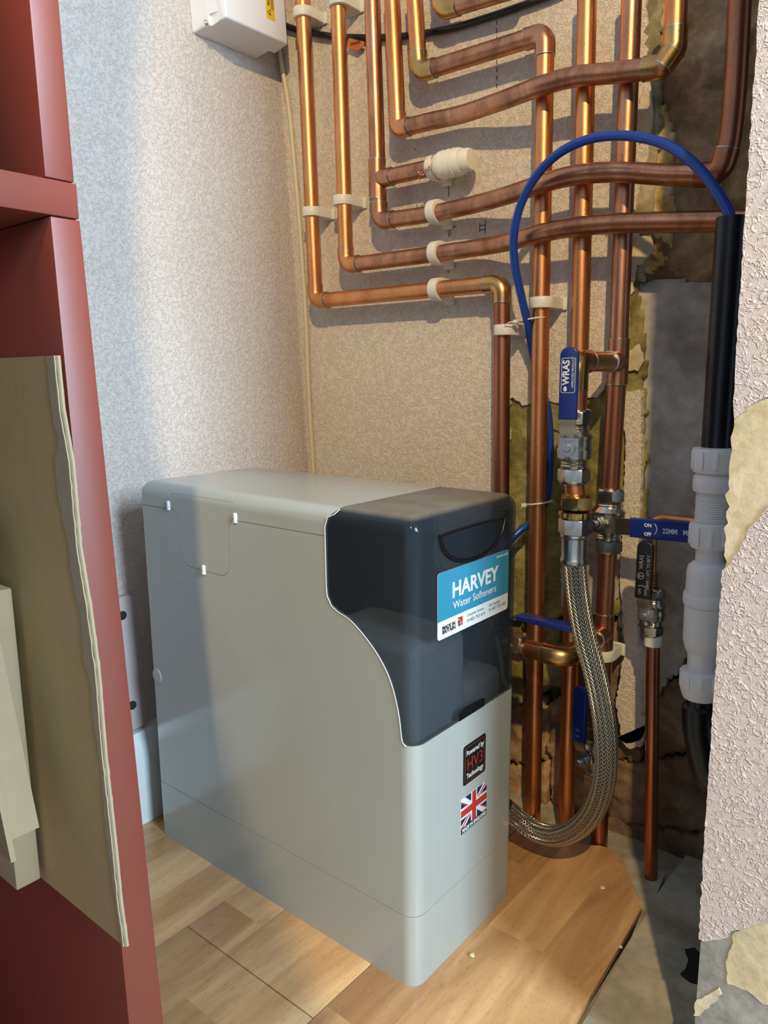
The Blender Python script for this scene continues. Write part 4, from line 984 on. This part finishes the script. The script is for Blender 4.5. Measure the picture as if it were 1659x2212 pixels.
# ------------------------------------------------------------------ white electrical box and cables at top left
eb = thing('electrical_box', 'white plastic electrical enclosure with yellow label, high in the wall corner', 'enclosure', (xl(1.08), .25, 1.08))
eb.rotation_euler = (0, -.065, 0)
ex0 = .0
def ez(px, py, d): # on the plane d in front of the wall
    q = P(px, py, x=xl(1.06)+d); return q
c1 = ez(418, 76, 0); c2 = ez(571, 128, 0)
zb_ = (c1.z+c2.z)/2-1.08; y0 = c1.y-.25; y1 = c2.y-.25
D_ = .060
prof2 = [(y0, zb_), (y1, zb_), (y1, .3), (y0, .3)]
bm = bmesh.new()
bk_ = [bm.verts.new((0, y, z)) for y, z in ((y0, zb_), (y1, zb_), (y1, .26), (y0, .26))]
ins_ = .012
fr2 = [bm.verts.new((D_, y, z)) for y, z in ((y0+ins_, zb_+.004), (y1-.004, zb_+.004), (y1-.004, .256), (y0+ins_, .256))]
bm.faces.new(bk_[::-1]); bm.faces.new(fr2)
for i in range(4): bm.faces.new((bk_[i], bk_[(i+1) % 4], fr2[(i+1) % 4], fr2[i]))
bmesh.ops.recalc_face_normals(bm, faces=bm.faces)
me = bpy.data.meshes.new('m'); bmesh.ops.bevel(bm, geom=[e for e in bm.edges if e.verts[0].co.x > .01 or e.verts[1].co.x > .01], offset=.003, segments=3, profile=.5, affect='EDGES'); bm.to_mesh(me); bm.free()
sc_q = P(458, 44, x=xl(1.06)+D_*.7); sy_ = sc_q.y-.25; sz_ = sc_q.z-1.08
cut = box((.030, sy_-.0105, sz_-.013), (.09, sy_+.0105, sz_+.0115), .003, 3)
me = boolean(me, tomesh(cut), 'DIFFERENCE')
cut = box((-.02, y1-.016, zb_-.02), (.030, y1+.02, zb_+.022), .003, 3)
me = boolean(me, tomesh(cut), 'DIFFERENCE'); me.materials.clear()
obj('enclosure_body', tobm(me), M_WHITE, eb)
obj('screw', lathe([(.0035, 0), (.0035, .002), (.002, .003)], 20, (1, 0, 0), (.030, sy_, sz_-.001)), M_STEEL, eb)
la = P(581, 40, x=xl(1.06)+D_); lb = P(594, 20, x=xl(1.06)+D_)
ly0 = la.y-.25-.001; ly1 = ly0+.0165; lz = la.z-1.08
lbx = obj('warning_label', prism([(ly0, lz-.002), (ly1, lz-.002), (ly1, .2), (ly0, .2)], 'x', D_, D_+.0004), M_YEL, eb); lbx['label'] = 'yellow warning label'
def FXr(y, z, x): return Matrix(((0, 0, 1, x), (0, -1, 0, y), (1, 0, 0, z), (0, 0, 0, 1)))
text('WARNING', .0058, FXr(ly0+.0075, lz+.016, D_+.0005), M_INK, lbx, .0002)
text('isolate supply first', .0026, FXr(ly0+.0115, lz+.014, D_+.0005), M_INK, lbx, 0) if False else None
for k in range(4):
    obj('label_line', prism([(ly0+.0098+k*.0016, lz+.012), (ly0+.0103+k*.0016, lz+.012), (ly0+.0103+k*.0016, lz+.05), (ly0+.0098+k*.0016, lz+.05)], 'x', D_+.0003, D_+.0006), M_INK, lbx)
tri_ = [V((D_+.0006, ly0+.0072, lz+.004)), V((D_+.0006, ly0+.0020, lz+.0075)), V((D_+.0006, ly0+.0072, lz+.011))]
obj('warning_triangle', sweep([V((D_+.0006, ly0+.0075, lz+.003)), V((D_+.0006, ly0+.0020, lz+.007)), V((D_+.0006, ly0+.0075, lz+.011)), V((D_+.0006, ly0+.0075, lz+.003))], .0005, 6), M_INK, lbx)
def cable(name, label, pxs, r, mat, cat='cable'):
    pts = [P(a, b, y=c) for a, b, c in pxs]; r_ = thing(name, label, cat, pts[-1])
    bm = sweep(catmull(pts, 8), r, 12); bm.transform(Matrix.Translation(-pts[-1])); obj('sheath', bm, mat, r_); return r_
cable('cream_cable', 'cream cable running down the wall corner from the electrical box', [(600, 75, .372), (606, 125, .378), (624, 235, .380), (636, 354, .381), (646, 470, .381), (654, 579, .381), (661, 687, .381), (667, 850, .381), (677, 1015, .381), (688, 1200, .381)], .0036, M_CREAM)
cable('black_cable', 'black cable sagging behind the copper pipes at the top', [(560, 25, .372), (604, 50, .377), (645, 65, .379), (700, 76, .379), (760, 81, .379), (830, 81, .379), (900, 75, .379), (980, 60, .378), (1060, 36, .378), (1130, 12, .378), (1200, -14, .378), (1260, -45, .378)], .0046, M_BLKV)
tg = thing('warning_tag', 'small orange DANGER tag hanging on the black cable', 'tag', P(770, 95, y=.3755))
pts = [((q := P(a, b, y=.3755)-tg.location).x, q.z) for a, b in ((753, 82), (787, 90), (786, 99), (773, 110), (751, 102))]
obj('tag_body', slab(pts, -.0004, .0004), M_ORANGE, tg)
q = P(757, 99.5, y=.3755)-tg.location
text('DANGER', .0062, Matrix(((1, 0, 0, q.x), (0, 0, -1, -.0006), (0, 1, 0, q.z), (0, 0, 0, 1))) @ Matrix.Rotation(radians(-4), 4, 'Z'), M_INK, tg, .0001, wide=.8)
# crumbs of plaster on the floor
for i, (px, py, s, lb_) in enumerate(((1302, 1917, .0034, 'larger plaster crumb on laminate near the cut corner'), (1020, 2063, .0032, 'plaster crumb on laminate right of the softener front'), (1290, 1883, .0012, 'tiny plaster crumb behind the larger one'), (1523, 1829, .0022, 'plaster flake at the foot of the right wall edge'), (1340, 2045, .0022, 'pale crumb on the laminate edge at the dark gap'))):
    c = P(px, py, z=s*.5 if i != 3 else .0); bm = bmesh.new(); bmesh.ops.create_icosphere(bm, subdivisions=2, radius=s)
    for v in bm.verts: v.co *= 1+noise.noise(v.co*700+V((i, 0, 0)))*.5; v.co.z *= .7
    if i == 3: c = P(px, py, z=0)
    o = obj('plaster_crumb', bm, M_CREAMP, None, 180); o.location = c+V((0, 0, .0)); tag(o, lb_, 'crumb', 'plaster crumbs')
